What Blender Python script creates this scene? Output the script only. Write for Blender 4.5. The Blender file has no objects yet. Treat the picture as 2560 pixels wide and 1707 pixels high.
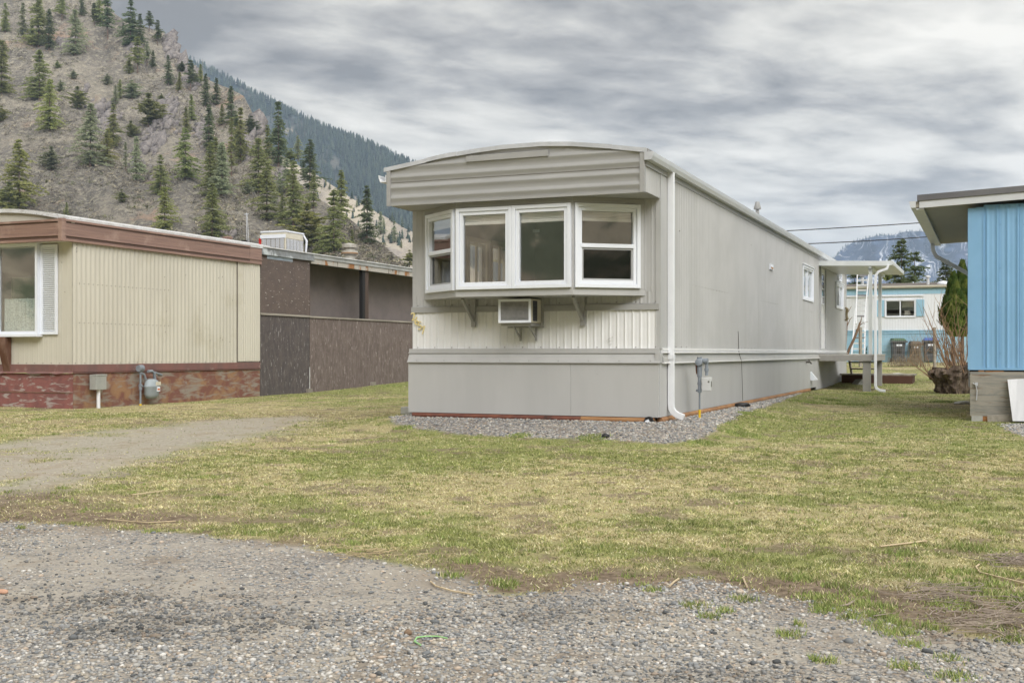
import bpy, bmesh, math, random
import numpy as np
from mathutils import Vector, Matrix
R = math.radians
scene = bpy.context.scene
C = scene.collection

# ------------------------------------------------------------------ camera, sky, sun, exposure
F = 2882.0; Y0 = 881.8; H = 1.25            # focal length and horizon in pixels of a 2560 wide frame, eye height
TH = R(22.58); ct, st = math.cos(TH), math.sin(TH)
cam_d = bpy.data.cameras.new('camera'); cam = bpy.data.objects.new('camera', cam_d); C.objects.link(cam)
cam.location = (0, 0, H); cam.rotation_euler = (R(90), 0, 0)
cam_d.sensor_width = 36; cam_d.lens = 36 * F / 2560; cam_d.shift_y = (Y0 - 853.5) / 2560
cam_d.clip_start = 0.1; cam_d.clip_end = 30000
scene.camera = cam
scene.view_settings.view_transform = 'Standard'; scene.view_settings.look = 'None'
scene.view_settings.exposure = 1.40; scene.view_settings.gamma = 1
scene.view_settings.use_curve_mapping = False
SUN_EL, SUN_AZ = R(30), R(163)               # azimuth clockwise from +Y: behind the camera, a little to the right

world = bpy.data.worlds.new('World'); scene.world = world; world.use_nodes = True
def build_world():
    nt = world.node_tree; N = nt.nodes; L = nt.links; N.clear()
    def n(t, **k):
        o = N.new(t)
        for a, b in k.items(): setattr(o, a, b)
        return o
    tc = n('ShaderNodeTexCoord'); sx = n('ShaderNodeSeparateXYZ'); L.new(tc.outputs['Generated'], sx.inputs[0])
    def m(op, a, b=None, c=None):
        o = n('ShaderNodeMath', operation=op)
        for i, v in enumerate((a, b, c)):
            if v is None: continue
            if isinstance(v, (int, float)): o.inputs[i].default_value = v
            else: L.new(v, o.inputs[i])
        return o.outputs[0]
    zz = m('ADD', m('ABSOLUTE', sx.outputs[2]), 0.10)
    px = m('DIVIDE', sx.outputs[0], zz); py = m('DIVIDE', sx.outputs[1], zz)
    cb = n('ShaderNodeCombineXYZ'); L.new(px, cb.inputs[0]); L.new(py, cb.inputs[1])
    def cloud(rot, sc, off, scale, detail, rough, dist):
        mp = n('ShaderNodeMapping', vector_type='TEXTURE'); mp.inputs['Rotation'].default_value = (0, 0, rot)
        mp.inputs['Scale'].default_value = sc; mp.inputs['Location'].default_value = off
        L.new(cb.outputs[0], mp.inputs[0])
        t = n('ShaderNodeTexNoise'); t.inputs['Scale'].default_value = scale; t.inputs['Detail'].default_value = detail
        t.inputs['Roughness'].default_value = rough; t.inputs['Distortion'].default_value = dist
        L.new(mp.outputs[0], t.inputs[0]); return t.outputs[0]
    a = cloud(R(34), (1.25, 0.88, 1), (3.1, 1.7, 0), 1.7, 8, 0.52, 0.25)
    b = cloud(R(30), (1.15, 0.95, 1), (7.3, 4.2, 0), 4.6, 8, 0.58, 0.2)
    big = cloud(R(45), (1.6, 1.2, 1), (1.9, 6.2, 0), 0.6, 2, 0.5, 0)
    v = m('ADD', m('MULTIPLY', a, 0.53), m('ADD', m('MULTIPLY', b, 0.22), m('MULTIPLY', big, 0.25)))
    # thinner, brighter cloud towards the horizon and towards +X
    hz = m('SUBTRACT', 1.0, m('MULTIPLY', zz, 2.6)); hzc = n('ShaderNodeClamp'); L.new(hz, hzc.inputs[0])
    v2 = m('ADD', m('ADD', v, m('MULTIPLY', hzc.outputs[0], 0.10)), m('MULTIPLY', sx.outputs[0], 0.05))
    r = n('ShaderNodeValToRGB'); L.new(v2, r.inputs[0]); e = r.color_ramp.elements
    e[0].position = 0.41; e[0].color = (0.13, 0.123, 0.112, 1)
    e[1].position = 0.60; e[1].color = (0.52, 0.497, 0.447, 1)
    k = r.color_ramp.elements.new(0.475); k.color = (0.25, 0.238, 0.218, 1)
    k = r.color_ramp.elements.new(0.53); k.color = (0.385, 0.368, 0.33, 1)
    sky = n('ShaderNodeTexSky', sky_type='NISHITA'); sky.sun_disc = False
    sky.sun_elevation = SUN_EL; sky.sun_rotation = SUN_AZ
    b1 = n('ShaderNodeBackground'); b1.inputs[1].default_value = 0.06; L.new(sky.outputs[0], b1.inputs[0])
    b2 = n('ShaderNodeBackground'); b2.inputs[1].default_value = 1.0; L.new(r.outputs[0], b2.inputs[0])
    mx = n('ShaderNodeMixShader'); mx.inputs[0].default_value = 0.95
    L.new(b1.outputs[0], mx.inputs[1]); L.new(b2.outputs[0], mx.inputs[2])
    # cloud glow added around the hidden sun, behind the camera, to lift the foreground
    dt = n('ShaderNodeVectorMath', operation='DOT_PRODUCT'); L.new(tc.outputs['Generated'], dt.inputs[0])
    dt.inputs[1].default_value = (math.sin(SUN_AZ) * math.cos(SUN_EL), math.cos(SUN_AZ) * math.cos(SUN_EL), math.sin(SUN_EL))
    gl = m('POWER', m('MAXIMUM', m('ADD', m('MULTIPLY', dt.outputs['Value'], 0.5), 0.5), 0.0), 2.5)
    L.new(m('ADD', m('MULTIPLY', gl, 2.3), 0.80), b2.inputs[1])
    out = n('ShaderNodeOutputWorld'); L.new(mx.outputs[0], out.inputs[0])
build_world()
sd = bpy.data.lights.new('sun', 'SUN'); sd.energy = 1.5; sd.angle = R(45); sd.color = (1.0, 0.985, 0.965)
sun = bpy.data.objects.new('sun', sd); C.objects.link(sun)
dirv = Vector((math.sin(SUN_AZ) * math.cos(SUN_EL), math.cos(SUN_AZ) * math.cos(SUN_EL), math.sin(SUN_EL)))
sun.rotation_euler = dirv.to_track_quat('Z', 'Y').to_euler(); sun.location = (0, 0, 60)

# ------------------------------------------------------------------ materials
MATS = {}
def mat(name, col, rough=0.6, col2=None, nscale=6.0, lo=0.4, hi=0.6, bump=0.0, bscale=60.0, metal=0.0, spec=0.4,
        stretch=(1, 1, 1), col3=None, n3=2.0, lo3=0.55, hi3=0.65, randv=0.0, detail=6, bdist=0.01, st3=(1, 1, 1), dist=0.0):
    if name in MATS: return MATS[name]
    m = bpy.data.materials.new(name); m.use_nodes = True; MATS[name] = m
    nt = m.node_tree; N = nt.nodes; L = nt.links; p = N['Principled BSDF']
    p.inputs['Roughness'].default_value = rough; p.inputs['Metallic'].default_value = metal
    p.inputs['Specular IOR Level'].default_value = spec
    tc = N.new('ShaderNodeTexCoord')
    def noise(sc, stv, det=detail, ds=0.0):
        mp = N.new('ShaderNodeMapping'); mp.inputs['Scale'].default_value = stv; L.new(tc.outputs['Object'], mp.inputs[0])
        t = N.new('ShaderNodeTexNoise'); t.inputs['Scale'].default_value = sc; t.inputs['Detail'].default_value = det
        t.inputs['Roughness'].default_value = 0.62; t.inputs['Distortion'].default_value = ds
        L.new(mp.outputs[0], t.inputs[0]); return t.outputs[0]
    def step(v, a, b):
        r = N.new('ShaderNodeMapRange'); r.inputs[1].default_value = a; r.inputs[2].default_value = b
        L.new(v, r.inputs[0]); return r.outputs[0]
    def mix(f, a, b):
        x = N.new('ShaderNodeMix'); x.data_type = 'RGBA'; L.new(f, x.inputs[0])
        for i, c in ((6, a), (7, b)):
            if isinstance(c, tuple): x.inputs[i].default_value = (*c, 1)
            else: L.new(c, x.inputs[i])
        return x.outputs[2]
    c = tuple(col)
    if col2 is not None: c = mix(step(noise(nscale, stretch, ds=dist), lo, hi), tuple(col), tuple(col2))
    else:
        d = tuple(x * 0.88 for x in col); c = mix(step(noise(nscale, stretch), 0.3, 0.7), d, tuple(col))
    if col3 is not None: c = mix(step(noise(n3, st3, ds=dist), lo3, hi3), c, tuple(col3))
    if randv > 0:
        oi = N.new('ShaderNodeObjectInfo'); hs = N.new('ShaderNodeHueSaturation')
        mr = N.new('ShaderNodeMapRange'); mr.inputs[3].default_value = 1 - randv; mr.inputs[4].default_value = 1 + randv
        L.new(oi.outputs['Random'], mr.inputs[0]); L.new(mr.outputs[0], hs.inputs['Value'])
        mr2 = N.new('ShaderNodeMapRange'); mr2.inputs[3].default_value = 0.485; mr2.inputs[4].default_value = 0.515
        L.new(oi.outputs['Random'], mr2.inputs[0]); L.new(mr2.outputs[0], hs.inputs['Hue'])
        L.new(c, hs.inputs['Color']); c = hs.outputs[0]
    if isinstance(c, tuple): p.inputs['Base Color'].default_value = (*c, 1)
    else: L.new(c, p.inputs['Base Color'])
    if bump > 0:
        b = N.new('ShaderNodeBump'); b.inputs['Strength'].default_value = bump; b.inputs['Distance'].default_value = bdist
        L.new(noise(bscale, stretch), b.inputs['Height']); L.new(b.outputs[0], p.inputs['Normal'])
    return m

def glass_mat(name, tint=(0.97, 0.97, 0.965), refl=0.30):
    if name in MATS: return MATS[name]
    m = bpy.data.materials.new(name); m.use_nodes = True; MATS[name] = m
    N = m.node_tree.nodes; L = m.node_tree.links; N.clear()
    tr = N.new('ShaderNodeBsdfTransparent'); tr.inputs[0].default_value = (*tint, 1)
    gl = N.new('ShaderNodeBsdfGlossy'); gl.inputs['Roughness'].default_value = 0.015; gl.inputs[0].default_value = (0.95, 0.97, 0.97, 1)
    fr = N.new('ShaderNodeFresnel'); fr.inputs[0].default_value = 1.5
    a = N.new('ShaderNodeMath'); a.operation = 'ADD'; a.inputs[1].default_value = refl - 0.04; a.use_clamp = True
    L.new(fr.outputs[0], a.inputs[0])
    ge = N.new('ShaderNodeNewGeometry'); inv = N.new('ShaderNodeMath'); inv.operation = 'SUBTRACT'; inv.inputs[0].default_value = 1.0; L.new(ge.outputs['Backfacing'], inv.inputs[1])
    mu = N.new('ShaderNodeMath'); mu.operation = 'MULTIPLY'; L.new(a.outputs[0], mu.inputs[0]); L.new(inv.outputs[0], mu.inputs[1]); a = mu
    mx = N.new('ShaderNodeMixShader'); L.new(a.outputs[0], mx.inputs[0]); L.new(tr.outputs[0], mx.inputs[1]); L.new(gl.outputs[0], mx.inputs[2])
    o = N.new('ShaderNodeOutputMaterial'); L.new(mx.outputs[0], o.inputs[0])
    return m

# ------------------------------------------------------------------ mesh helpers
class MB:
    def __init__(s): s.v = []; s.f = []
    def add(s, vs, fs):
        o = len(s.v); s.v += [tuple(v) for v in vs]; s.f += [tuple(i + o for i in f) for f in fs]; return s
    def box(s, x0, x1, y0, y1, z0, z1):
        return s.add([(x0, y0, z0), (x1, y0, z0), (x1, y1, z0), (x0, y1, z0), (x0, y0, z1), (x1, y0, z1), (x1, y1, z1), (x0, y1, z1)],
                     [(0, 3, 2, 1), (4, 5, 6, 7), (0, 1, 5, 4), (1, 2, 6, 5), (2, 3, 7, 6), (3, 0, 4, 7)])
    def obox(s, c, ax, ay, az):
        c, ax, ay, az = map(Vector, (c, ax, ay, az)); vs = []
        for k in (-1, 1):
            for i, j in ((-1, -1), (1, -1), (1, 1), (-1, 1)): vs.append(c + ax * i + ay * j + az * k)
        return s.add(vs, [(0, 3, 2, 1), (4, 5, 6, 7), (0, 1, 5, 4), (1, 2, 6, 5), (2, 3, 7, 6), (3, 0, 4, 7)])
    def beam(s, a, b, w, h, up=(0, 0, 1)):
        a, b = Vector(a), Vector(b); d = b - a; u = Vector(up)
        x = d.cross(u)
        if x.length < 1e-6: x = Vector((1, 0, 0))
        x.normalize(); z = x.cross(d).normalized()
        return s.obox((a + b) / 2, x * w / 2, d / 2, z * h / 2)
    def tube(s, pts, r, n=8, caps=True):
        pts = [Vector(p) for p in pts]; rs = r if isinstance(r, (list, tuple)) else [r] * len(pts)
        rings = []; prev = None
        for i, p in enumerate(pts):
            d = (pts[min(i + 1, len(pts) - 1)] - pts[max(i - 1, 0)])
            d.normalize()
            if prev is None: x = d.orthogonal().normalized()
            else:
                x = prev - d * prev.dot(d); x.normalize()
            prev = x; y = d.cross(x)
            rings.append([p + (x * math.cos(t) + y * math.sin(t)) * rs[i] for t in (2 * math.pi * k / n for k in range(n))])
        vs = [v for rg in rings for v in rg]; fs = []
        for i in range(len(pts) - 1):
            for k in range(n):
                fs.append((i * n + k, i * n + (k + 1) % n, (i + 1) * n + (k + 1) % n, (i + 1) * n + k))
        if caps: fs.append(tuple(range(n - 1, -1, -1))); fs.append(tuple((len(pts) - 1) * n + k for k in range(n)))
        return s.add(vs, fs)
    def sweep(s, pts, prof, up=(0, 0, 1)):       # rectangle-like profile (list of 2D points) along a path
        pts = [Vector(p) for p in pts]; n = len(prof); vs = []; fs = []
        for i, p in enumerate(pts):
            d = (pts[min(i + 1, len(pts) - 1)] - pts[max(i - 1, 0)]).normalized()
            x = Vector(up); x = (x - d * x.dot(d)).normalized(); y = d.cross(x)
            for a, b in prof: vs.append(p + x * a + y * b)
        for i in range(len(pts) - 1):
            for k in range(n): fs.append((i * n + k, i * n + (k + 1) % n, (i + 1) * n + (k + 1) % n, (i + 1) * n + k))
        fs.append(tuple(range(n - 1, -1, -1))); fs.append(tuple((len(pts) - 1) * n + k for k in range(n)))
        return s.add(vs, fs)
    def lathe(s, prof, c=(0, 0, 0), n=16):
        vs = []; fs = []; m = len(prof)
        for r, z in prof:
            for k in range(n):
                t = 2 * math.pi * k / n; vs.append((c[0] + r * math.cos(t), c[1] + r * math.sin(t), c[2] + z))
        for i in range(m - 1):
            for k in range(n): fs.append((i * n + k, i * n + (k + 1) % n, (i + 1) * n + (k + 1) % n, (i + 1) * n + k))
        fs.append(tuple(range(n - 1, -1, -1))); fs.append(tuple((m - 1) * n + k for k in range(n)))
        return s.add(vs, fs)
    def prism(s, poly, a, b, axis='z'):          # poly of 2D points, extruded from a to b along axis
        n = len(poly); vs = []
        for t in (a, b):
            for p, q in poly: vs.append({'z': (p, q, t), 'y': (p, t, q), 'x': (t, p, q)}[axis])
        fs = [tuple(range(n)), tuple(range(2 * n - 1, n - 1, -1))] + [(k, k + n, (k + 1) % n + n, (k + 1) % n) for k in range(n)]
        return s.add(vs, fs)
    def xf(s, M):
        s.v = [tuple(M @ Vector(v)) for v in s.v]; return s
    def build(s, name, m, parent=None, smooth=False, bevel=0.0, label=None):
        me = bpy.data.meshes.new(name); me.from_pydata(s.v, [], s.f)
        bm = bmesh.new(); bm.from_mesh(me); bmesh.ops.recalc_face_normals(bm, faces=bm.faces); bm.to_mesh(me); bm.free()
        me.materials.append(m)
        if smooth:
            me.polygons.foreach_set('use_smooth', [True] * len(me.polygons))
            try: me.set_sharp_from_angle(angle=R(50))
            except Exception: pass
        o = bpy.data.objects.new(name, me); C.objects.link(o)
        if parent is not None: o.parent = parent
        if bevel:
            b = o.modifiers.new('bevel', 'BEVEL'); b.width = bevel; b.segments = 2; b.limit_method = 'ANGLE'
        if label: o['label'] = label
        return o

def tag(o, label=None, cat=None, group=None, kind=None):
    if label: o['label'] = label
    if cat: o['category'] = cat
    if group: o['group'] = group
    if kind: o['kind'] = kind
    return o
def empty(name, loc, rz=0.0, label=None, cat=None, group=None):
    o = bpy.data.objects.new(name, None); C.objects.link(o); o.location = loc; o.rotation_euler = (0, 0, rz)
    o.empty_display_size = 0.3
    return tag(o, label, cat, group)
def np_mesh(name, V, Fc, m, nper, cols=None, attr='col', smooth=False):
    me = bpy.data.meshes.new(name); V = np.asarray(V, np.float32); Fc = np.asarray(Fc, np.int32)
    me.vertices.add(len(V)); me.vertices.foreach_set('co', V.ravel())
    me.loops.add(Fc.size); me.loops.foreach_set('vertex_index', Fc.ravel())
    k = Fc.size // nper
    me.polygons.add(k); me.polygons.foreach_set('loop_start', np.arange(k, dtype=np.int32) * nper)
    me.polygons.foreach_set('loop_total', np.full(k, nper, np.int32))
    if smooth: me.polygons.foreach_set('use_smooth', np.ones(k, bool))
    me.update(calc_edges=True); me.validate()
    if cols is not None:
        for an, cc in (cols.items() if isinstance(cols, dict) else {attr: cols}.items()):
            a = me.color_attributes.new(an, 'FLOAT_COLOR', 'POINT'); a.data.foreach_set('color', np.asarray(cc, np.float32).ravel())
    me.materials.append(m)
    o = bpy.data.objects.new(name, me); C.objects.link(o); return o

# numpy value noise
_rs = np.random.RandomState(7); _tab = _rs.rand(256, 256)
def vnoise(x, y, s=1.0, seed=0):
    x = np.asarray(x, float) * s + seed * 17.31; y = np.asarray(y, float) * s + seed * 9.73
    xi = np.floor(x).astype(int); yi = np.floor(y).astype(int); fx = x - xi; fy = y - yi
    fx = fx * fx * (3 - 2 * fx); fy = fy * fy * (3 - 2 * fy)
    g = lambda a, b: _tab[a & 255, b & 255]
    return (g(xi, yi) * (1 - fx) + g(xi + 1, yi) * fx) * (1 - fy) + (g(xi, yi + 1) * (1 - fx) + g(xi + 1, yi + 1) * fx) * fy
def fbm(x, y, s=1.0, o=4, seed=0):
    t = 0; a = 0.5; tot = 0
    for k in range(o): t = t + a * vnoise(x, y, s * 2 ** k, seed + k * 3); tot += a; a *= 0.5
    return t / tot
def sstep(v, a, b):
    t = np.clip((v - a) / (b - a), 0, 1); return t * t * (3 - 2 * t)

# ------------------------------------------------------------------ the ground's shape
MAINO = (1.943 - 3.66 * ct, 15.177 + 3.66 * st)
_GY = [0, 4, 6, 10, 14, 17, 21, 24, 28, 30, 36, 43, 53, 60, 120, 400, 9000]
_GZ = [-.02, .02, .05, .10, .165, .20, .23, .235, .27, .33, .52, .70, .82, .86, 1.0, 1.2, 1.25]
def base_ground(X, Y):
    X = np.asarray(X, float); Y = np.asarray(Y, float)
    z = np.interp(Y, _GY, _GZ)
    w = sstep(Y, 60, 20)
    return z + w * (fbm(X, Y, 0.25, 3, 5) - .5) * 0.05 + w * (fbm(X, Y, 1.6, 3, 9) - .5) * 0.02
def to_local(X, Y, O=MAINO):
    dx = X - O[0]; dy = Y - O[1]; return dx * ct - dy * st, dx * st + dy * ct
def to_world(x, y, O=MAINO): return O[0] + x * ct + y * st, O[1] - x * st + y * ct
def ground(X, Y):
    X = np.asarray(X, float); Y = np.asarray(Y, float); b = base_ground(X, Y)
    lx, ly = to_local(X, Y)
    d = np.hypot(np.maximum(np.maximum(-lx, lx - 3.66), 0), np.maximum(np.maximum(-ly, ly - 21), 0))
    top = np.maximum(b, 0.335)
    w = sstep(d, 1.5, 0.12) * sstep(ly, 17, 13)
    w = np.maximum(w, sstep(d, .25, .05) * sstep(ly, 15.5, 13))
    return b + (top - b) * w
def pxg(px, py):                                # the ground point seen at a pixel
    Yv = 10.0
    for _ in range(40):
        g = float(ground((px - 1280) / F * Yv, Yv)); Yv = 0.5 * Yv + 0.5 * min(max((H - g) * F / max(py - Y0, 3), 1.5), 120)
    return (px - 1280) / F * Yv, Yv
def gz(x, y): return float(ground(x, y))

def poly_world(pts): return np.array([pxg(*p) for p in pts])
def sdf(P, X, Y):                                # signed distance to a polygon, positive inside
    n = len(P); d = np.full(X.shape, 1e9); ins = np.zeros(X.shape, bool)
    for i in range(n):
        a = P[i]; b = P[(i + 1) % n]; e = b - a; wx = X - a[0]; wy = Y - a[1]
        t = np.clip((wx * e[0] + wy * e[1]) / (e @ e + 1e-12), 0, 1)
        d = np.minimum(d, np.hypot(wx - e[0] * t, wy - e[1] * t))
        c = ((a[1] > Y) != (b[1] > Y)) & (X < (b[0] - a[0]) * (Y - a[1]) / (b[1] - a[1] + 1e-12) + a[0])
        ins ^= c
    return np.where(ins, d, -d)
FRONT = np.vstack([poly_world([(-900, 1340), (-400, 1318), (0, 1303), (22, 1297), (109, 1306), (220, 1316), (381, 1324), (490, 1328), (599, 1337), (680, 1348), (789, 1359),
    (900, 1392), (1007, 1414), (1088, 1423), (1170, 1440), (1224, 1473), (1280, 1482), (1362, 1479), (1443, 1452), (1525, 1446), (1606, 1462),
    (1688, 1462), (1742, 1448), (1824, 1466), (1933, 1492), (2042, 1508), (2150, 1532), (2314, 1560), (2560, 1590), (3100, 1600)]),
    np.array([[9, 3.0], [9, -6], [-12, -6], [-12, 6]])])
TRACK = poly_world([(-700, 1170), (-300, 1130), (0, 1108), (136, 1090), (326, 1071), (490, 1054), (620, 1044), (760, 1040), (830, 1050), (740, 1076), (653, 1096), (560, 1110),
    (490, 1122), (381, 1152), (272, 1204), (163, 1226), (0, 1240), (-400, 1300), (-900, 1345)])
PAD = np.vstack([poly_world([(974, 1043), (1000, 1060), (1030, 1071), (1130, 1085), (1300, 1093), (1500, 1098), (1600, 1103), (1645, 1108), (1700, 1106), (1750, 1096),
    (1785, 1080), (1800, 1062), (1850, 1040), (1900, 1022), (1955, 1006), (1995, 985)]), np.array([to_world(3.4, 15), to_world(1, 15), to_world(-.2, 3), to_world(-.45, 1.2)])])
RGRAV = poly_world([(2500, 1062), (2620, 1058), (2900, 1090), (2900, 1170), (2600, 1110), (2520, 1085)])
def blob(X, Y, px, py, rx, ry):                  # a soft patch around the ground point seen at a pixel, radii in metres
    a, b = pxg(px, py); return np.exp(-(((X - a) / rx) ** 2 + ((Y - b) / ry) ** 2))
def masks(X, Y):
    nb = (fbm(X, Y, 1.3, 4, 2) - .5) * 0.9 + (fbm(X, Y, 7, 3, 4) - .5) * 0.28
    near = sstep(Y, 9, 5)
    f = sdf(FRONT, X, Y) + nb * (0.45)
    t = sdf(TRACK, X, Y) + nb * 0.7
    p = sdf(PAD, X, Y) + nb * 0.25
    rg = sdf(RGRAV, X, Y) + nb * 0.4
    front = sstep(f, -0.04, 0.10); track = sstep(t, -0.45, 0.55) * (1 - .35 * sstep(fbm(X, Y, 1.7, 4, 65), .60, .72)) * (1 - .6 * sstep(X / np.maximum(Y, 1), -.25, -.08)); pad = sstep(p, -0.03, 0.05); pad = np.maximum(pad, sstep(rg, -.1, .1))
    # bare brown soil along the lawn's edges and in worn places
    edge = np.exp(-((f + 0.14) / 0.20) ** 2) + 0.45 * np.exp(-((t + 0.15) / 0.32) ** 2)
    worn = .5 * blob(X, Y, 700, 1035, 1.6, 1.2) + 0.9 * blob(X, Y, 1560, 1460, .8, .16) + 1.0 * blob(X, Y, 1950, 1462, .45, .14) + 1.0 * blob(X, Y, 1200, 1440, .55, .2) + 0.8 * blob(X, Y, 900, 1385, .5, .18) \
        + .9 * blob(X, Y, 100, 1285, 1.6, .45) + .8 * blob(X, Y, 710, 1303, .3, .16) + .7 * blob(X, Y, 420, 1300, 1.0, .25) + .9 * blob(X, Y, 60, 1248, 1.6, .6) + .6 * blob(X, Y, 1300, 1470, .8, .15) + .7 * blob(X, Y, 2250, 1530, .7, .3) + .6 * blob(X, Y, 2480, 1500, .6, .4) + .6 * blob(X, Y, 2050, 1485, .6, .2) \
        + .6 * blob(X, Y, 200, 1050, 3.0, 1.1) + .6 * blob(X, Y, 1960, 1000, 1.2, 1.0) + .5 * blob(X, Y, 1900, 1010, 1.4, .6) + .9 * blob(X, Y, 2350, 1015, .9, 1.1) \
        + .6 * blob(X, Y, 2250, 1500, .6, .2) + .6 * blob(X, Y, 1850, 1420, .5, .2)
    soil = np.clip(edge * np.clip(2.6 * fbm(X, Y, 2.6, 4, 11) - .75, 0, 1.2) + worn * (0.4 + fbm(X, Y, 4, 3, 12)) - .12, 0, 1)
    soil = np.maximum(soil, sstep(fbm(X, Y, 3.1, 4, 21), .61, .68) * .75)
    green = 0.47 + 1.3 * (fbm(X, Y, .55, 3, 31) - .5) + 1.1 * (fbm(X, Y, 3.0, 3, 33) - .5)
    green = green + .55 * blob(X, Y, 1850, 1060, 1.4, 2.2) + .5 * blob(X, Y, 1950, 985, 2.5, 3) + .7 * blob(X, Y, 900, 972, 4, 3.5) + .35 * blob(X, Y, 1100, 1130, 1.6, 1.2) \
        + .3 * blob(X, Y, 2200, 960, 2.5, 4) + .45 * blob(X, Y, 2500, 1065, 1.2, 1) + .3 * blob(X, Y, 750, 1230, 1.6, 1.2) + .35 * blob(X, Y, 1700, 1390, 1.6, .35) \
        - .45 * blob(X, Y, 2130, 1100, 1.3, 1.4) - .35 * blob(X, Y, 1500, 1180, 2.4, 1.1) - .35 * blob(X, Y, 750, 1030, 3, 2) - .3 * blob(X, Y, 1750, 1220, 2.4, .9) - .3 * blob(X, Y, 2150, 900, 3, 4)
    return front, track, pad, soil, np.clip(green, 0, 1)

# ------------------------------------------------------------------ ground sheet
def ground_material():
    m = bpy.data.materials.new('ground_cover'); m.use_nodes = True
    nt = m.node_tree; N = nt.nodes; L = nt.links; p = N['Principled BSDF']; p.inputs['Roughness'].default_value = 0.95
    p.inputs['Specular IOR Level'].default_value = 0.15
    tc = N.new('ShaderNodeTexCoord')
    def noise(sc, det=5, st=(1, 1, 1)):
        mp = N.new('ShaderNodeMapping'); mp.inputs['Scale'].default_value = st; L.new(tc.outputs['Object'], mp.inputs[0])
        t = N.new('ShaderNodeTexNoise'); t.inputs['Scale'].default_value = sc; t.inputs['Detail'].default_value = det
        t.inputs['Roughness'].default_value = 0.65; L.new(mp.outputs[0], t.inputs[0]); return t.outputs[0]
    def step(v, a, b):
        r = N.new('ShaderNodeMapRange'); r.inputs[1].default_value = a; r.inputs[2].default_value = b; L.new(v, r.inputs[0]); return r.outputs[0]
    def mix(f, a, b):
        x = N.new('ShaderNodeMix'); x.data_type = 'RGBA'; L.new(f, x.inputs[0])
        for i, c in ((6, a), (7, b)):
            if isinstance(c, tuple): x.inputs[i].default_value = (*c, 1)
            else: L.new(c, x.inputs[i])
        return x.outputs[2]
    def math_(op, a, b):
        o = N.new('ShaderNodeMath'); o.operation = op; o.use_clamp = True
        for i, v in enumerate((a, b)):
            if isinstance(v, (int, float)): o.inputs[i].default_value = v
            else: L.new(v, o.inputs[i])
        return o.outputs[0]
    a1 = N.new('ShaderNodeVertexColor'); a1.layer_name = 'm1'; s1 = N.new('ShaderNodeSeparateColor'); L.new(a1.outputs[0], s1.inputs[0])
    a2 = N.new('ShaderNodeVertexColor'); a2.layer_name = 'm2'; s2 = N.new('ShaderNodeSeparateColor'); L.new(a2.outputs[0], s2.inputs[0])
    front, track, pad = s1.outputs[0], s1.outputs[1], s1.outputs[2]; soil, green = s2.outputs[0], s2.outputs[1]
    def pebbles(scale, cols):
        v = N.new('ShaderNodeTexVoronoi'); v.inputs['Scale'].default_value = scale; L.new(tc.outputs['Object'], v.inputs['Vector'])
        s = N.new('ShaderNodeSeparateColor'); L.new(v.outputs['Color'], s.inputs[0])
        r = N.new('ShaderNodeValToRGB'); L.new(s.outputs[0], r.inputs[0]); e = r.color_ramp
        e.interpolation = 'LINEAR'
        for i, (pp, c) in enumerate(cols):
            k = e.elements[i] if i < 2 else e.elements.new(pp)
            k.position = pp; k.color = (*c, 1)
        return r.outputs[0], v.outputs['Distance']
    g1, d1 = pebbles(62, [(0, (.075, .08, .09)), (1, (.52, .49, .44)), (.25, (.20, .205, .21)), (.5, (.30, .285, .26)), (.75, (.34, .28, .22))])
    g2, d2 = pebbles(130, [(0, (.10, .10, .105)), (1, (.46, .43, .39)), (.5, (.27, .25, .225))])
    grav = mix(step(noise(9, 3), .45, .6), g1, g2); grav = mix(.25, grav, (.36, .325, .275)) if False else grav
    grav = mix(math_('MULTIPLY', step(noise(1.1, 6), .44, .60), .85), grav, (.37, .34, .295))      # packed sandy fines
    grav = mix(math_('MULTIPLY', step(noise(2.3, 5, (1, 1.6, 1)), .55, .68), .35), grav, (.10, .097, .095))
    trk = mix(step(noise(26, 5), .35, .65), (.27, .245, .205), (.42, .385, .33))
    trk = mix(math_('MULTIPLY', step(noise(3.5, 5), .52, .66), .5), trk, (.245, .185, .125))
    pd, _ = pebbles(38, [(0, (.10, .10, .105)), (1, (.50, .48, .45)), (.4, (.24, .23, .225)), (.75, (.31, .27, .23))])
    pd = mix(math_('MULTIPLY', step(noise(2.2, 4), .52, .62), .6), pd, (.20, .165, .135))
    dirt = mix(step(noise(20, 5), .35, .65), (.105, .078, .055), (.255, .20, .145))
    straw = mix(step(noise(60, 5), .35, .65), (.25, .21, .115), (.45, .395, .225))
    grn = mix(step(noise(45, 5), .35, .65), (.15, .16, .06), (.29, .305, .12))
    turf = mix(step(math_('ADD', math_('MULTIPLY', green, .75), math_('MULTIPLY', noise(11, 5), .42)), .42, .68), straw, grn)
    c = mix(soil, turf, dirt)
    c = mix(math_('MULTIPLY', track, .92), c, trk)
    c = mix(pad, c, pd)
    c = mix(front, c, mix(math_('MULTIPLY', soil, .55), grav, dirt))
    # far valley floor
    L.new(c, p.inputs['Base Color'])
    b = N.new('ShaderNodeBump'); b.inputs['Strength'].default_value = .9; b.inputs['Distance'].default_value = .012
    hgt = math_('ADD', math_('MULTIPLY', noise(70, 4), .6), math_('MULTIPLY', d1, .5)); L.new(hgt, b.inputs['Height'])
    L.new(b.outputs[0], p.inputs['Normal'])
    return m
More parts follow.
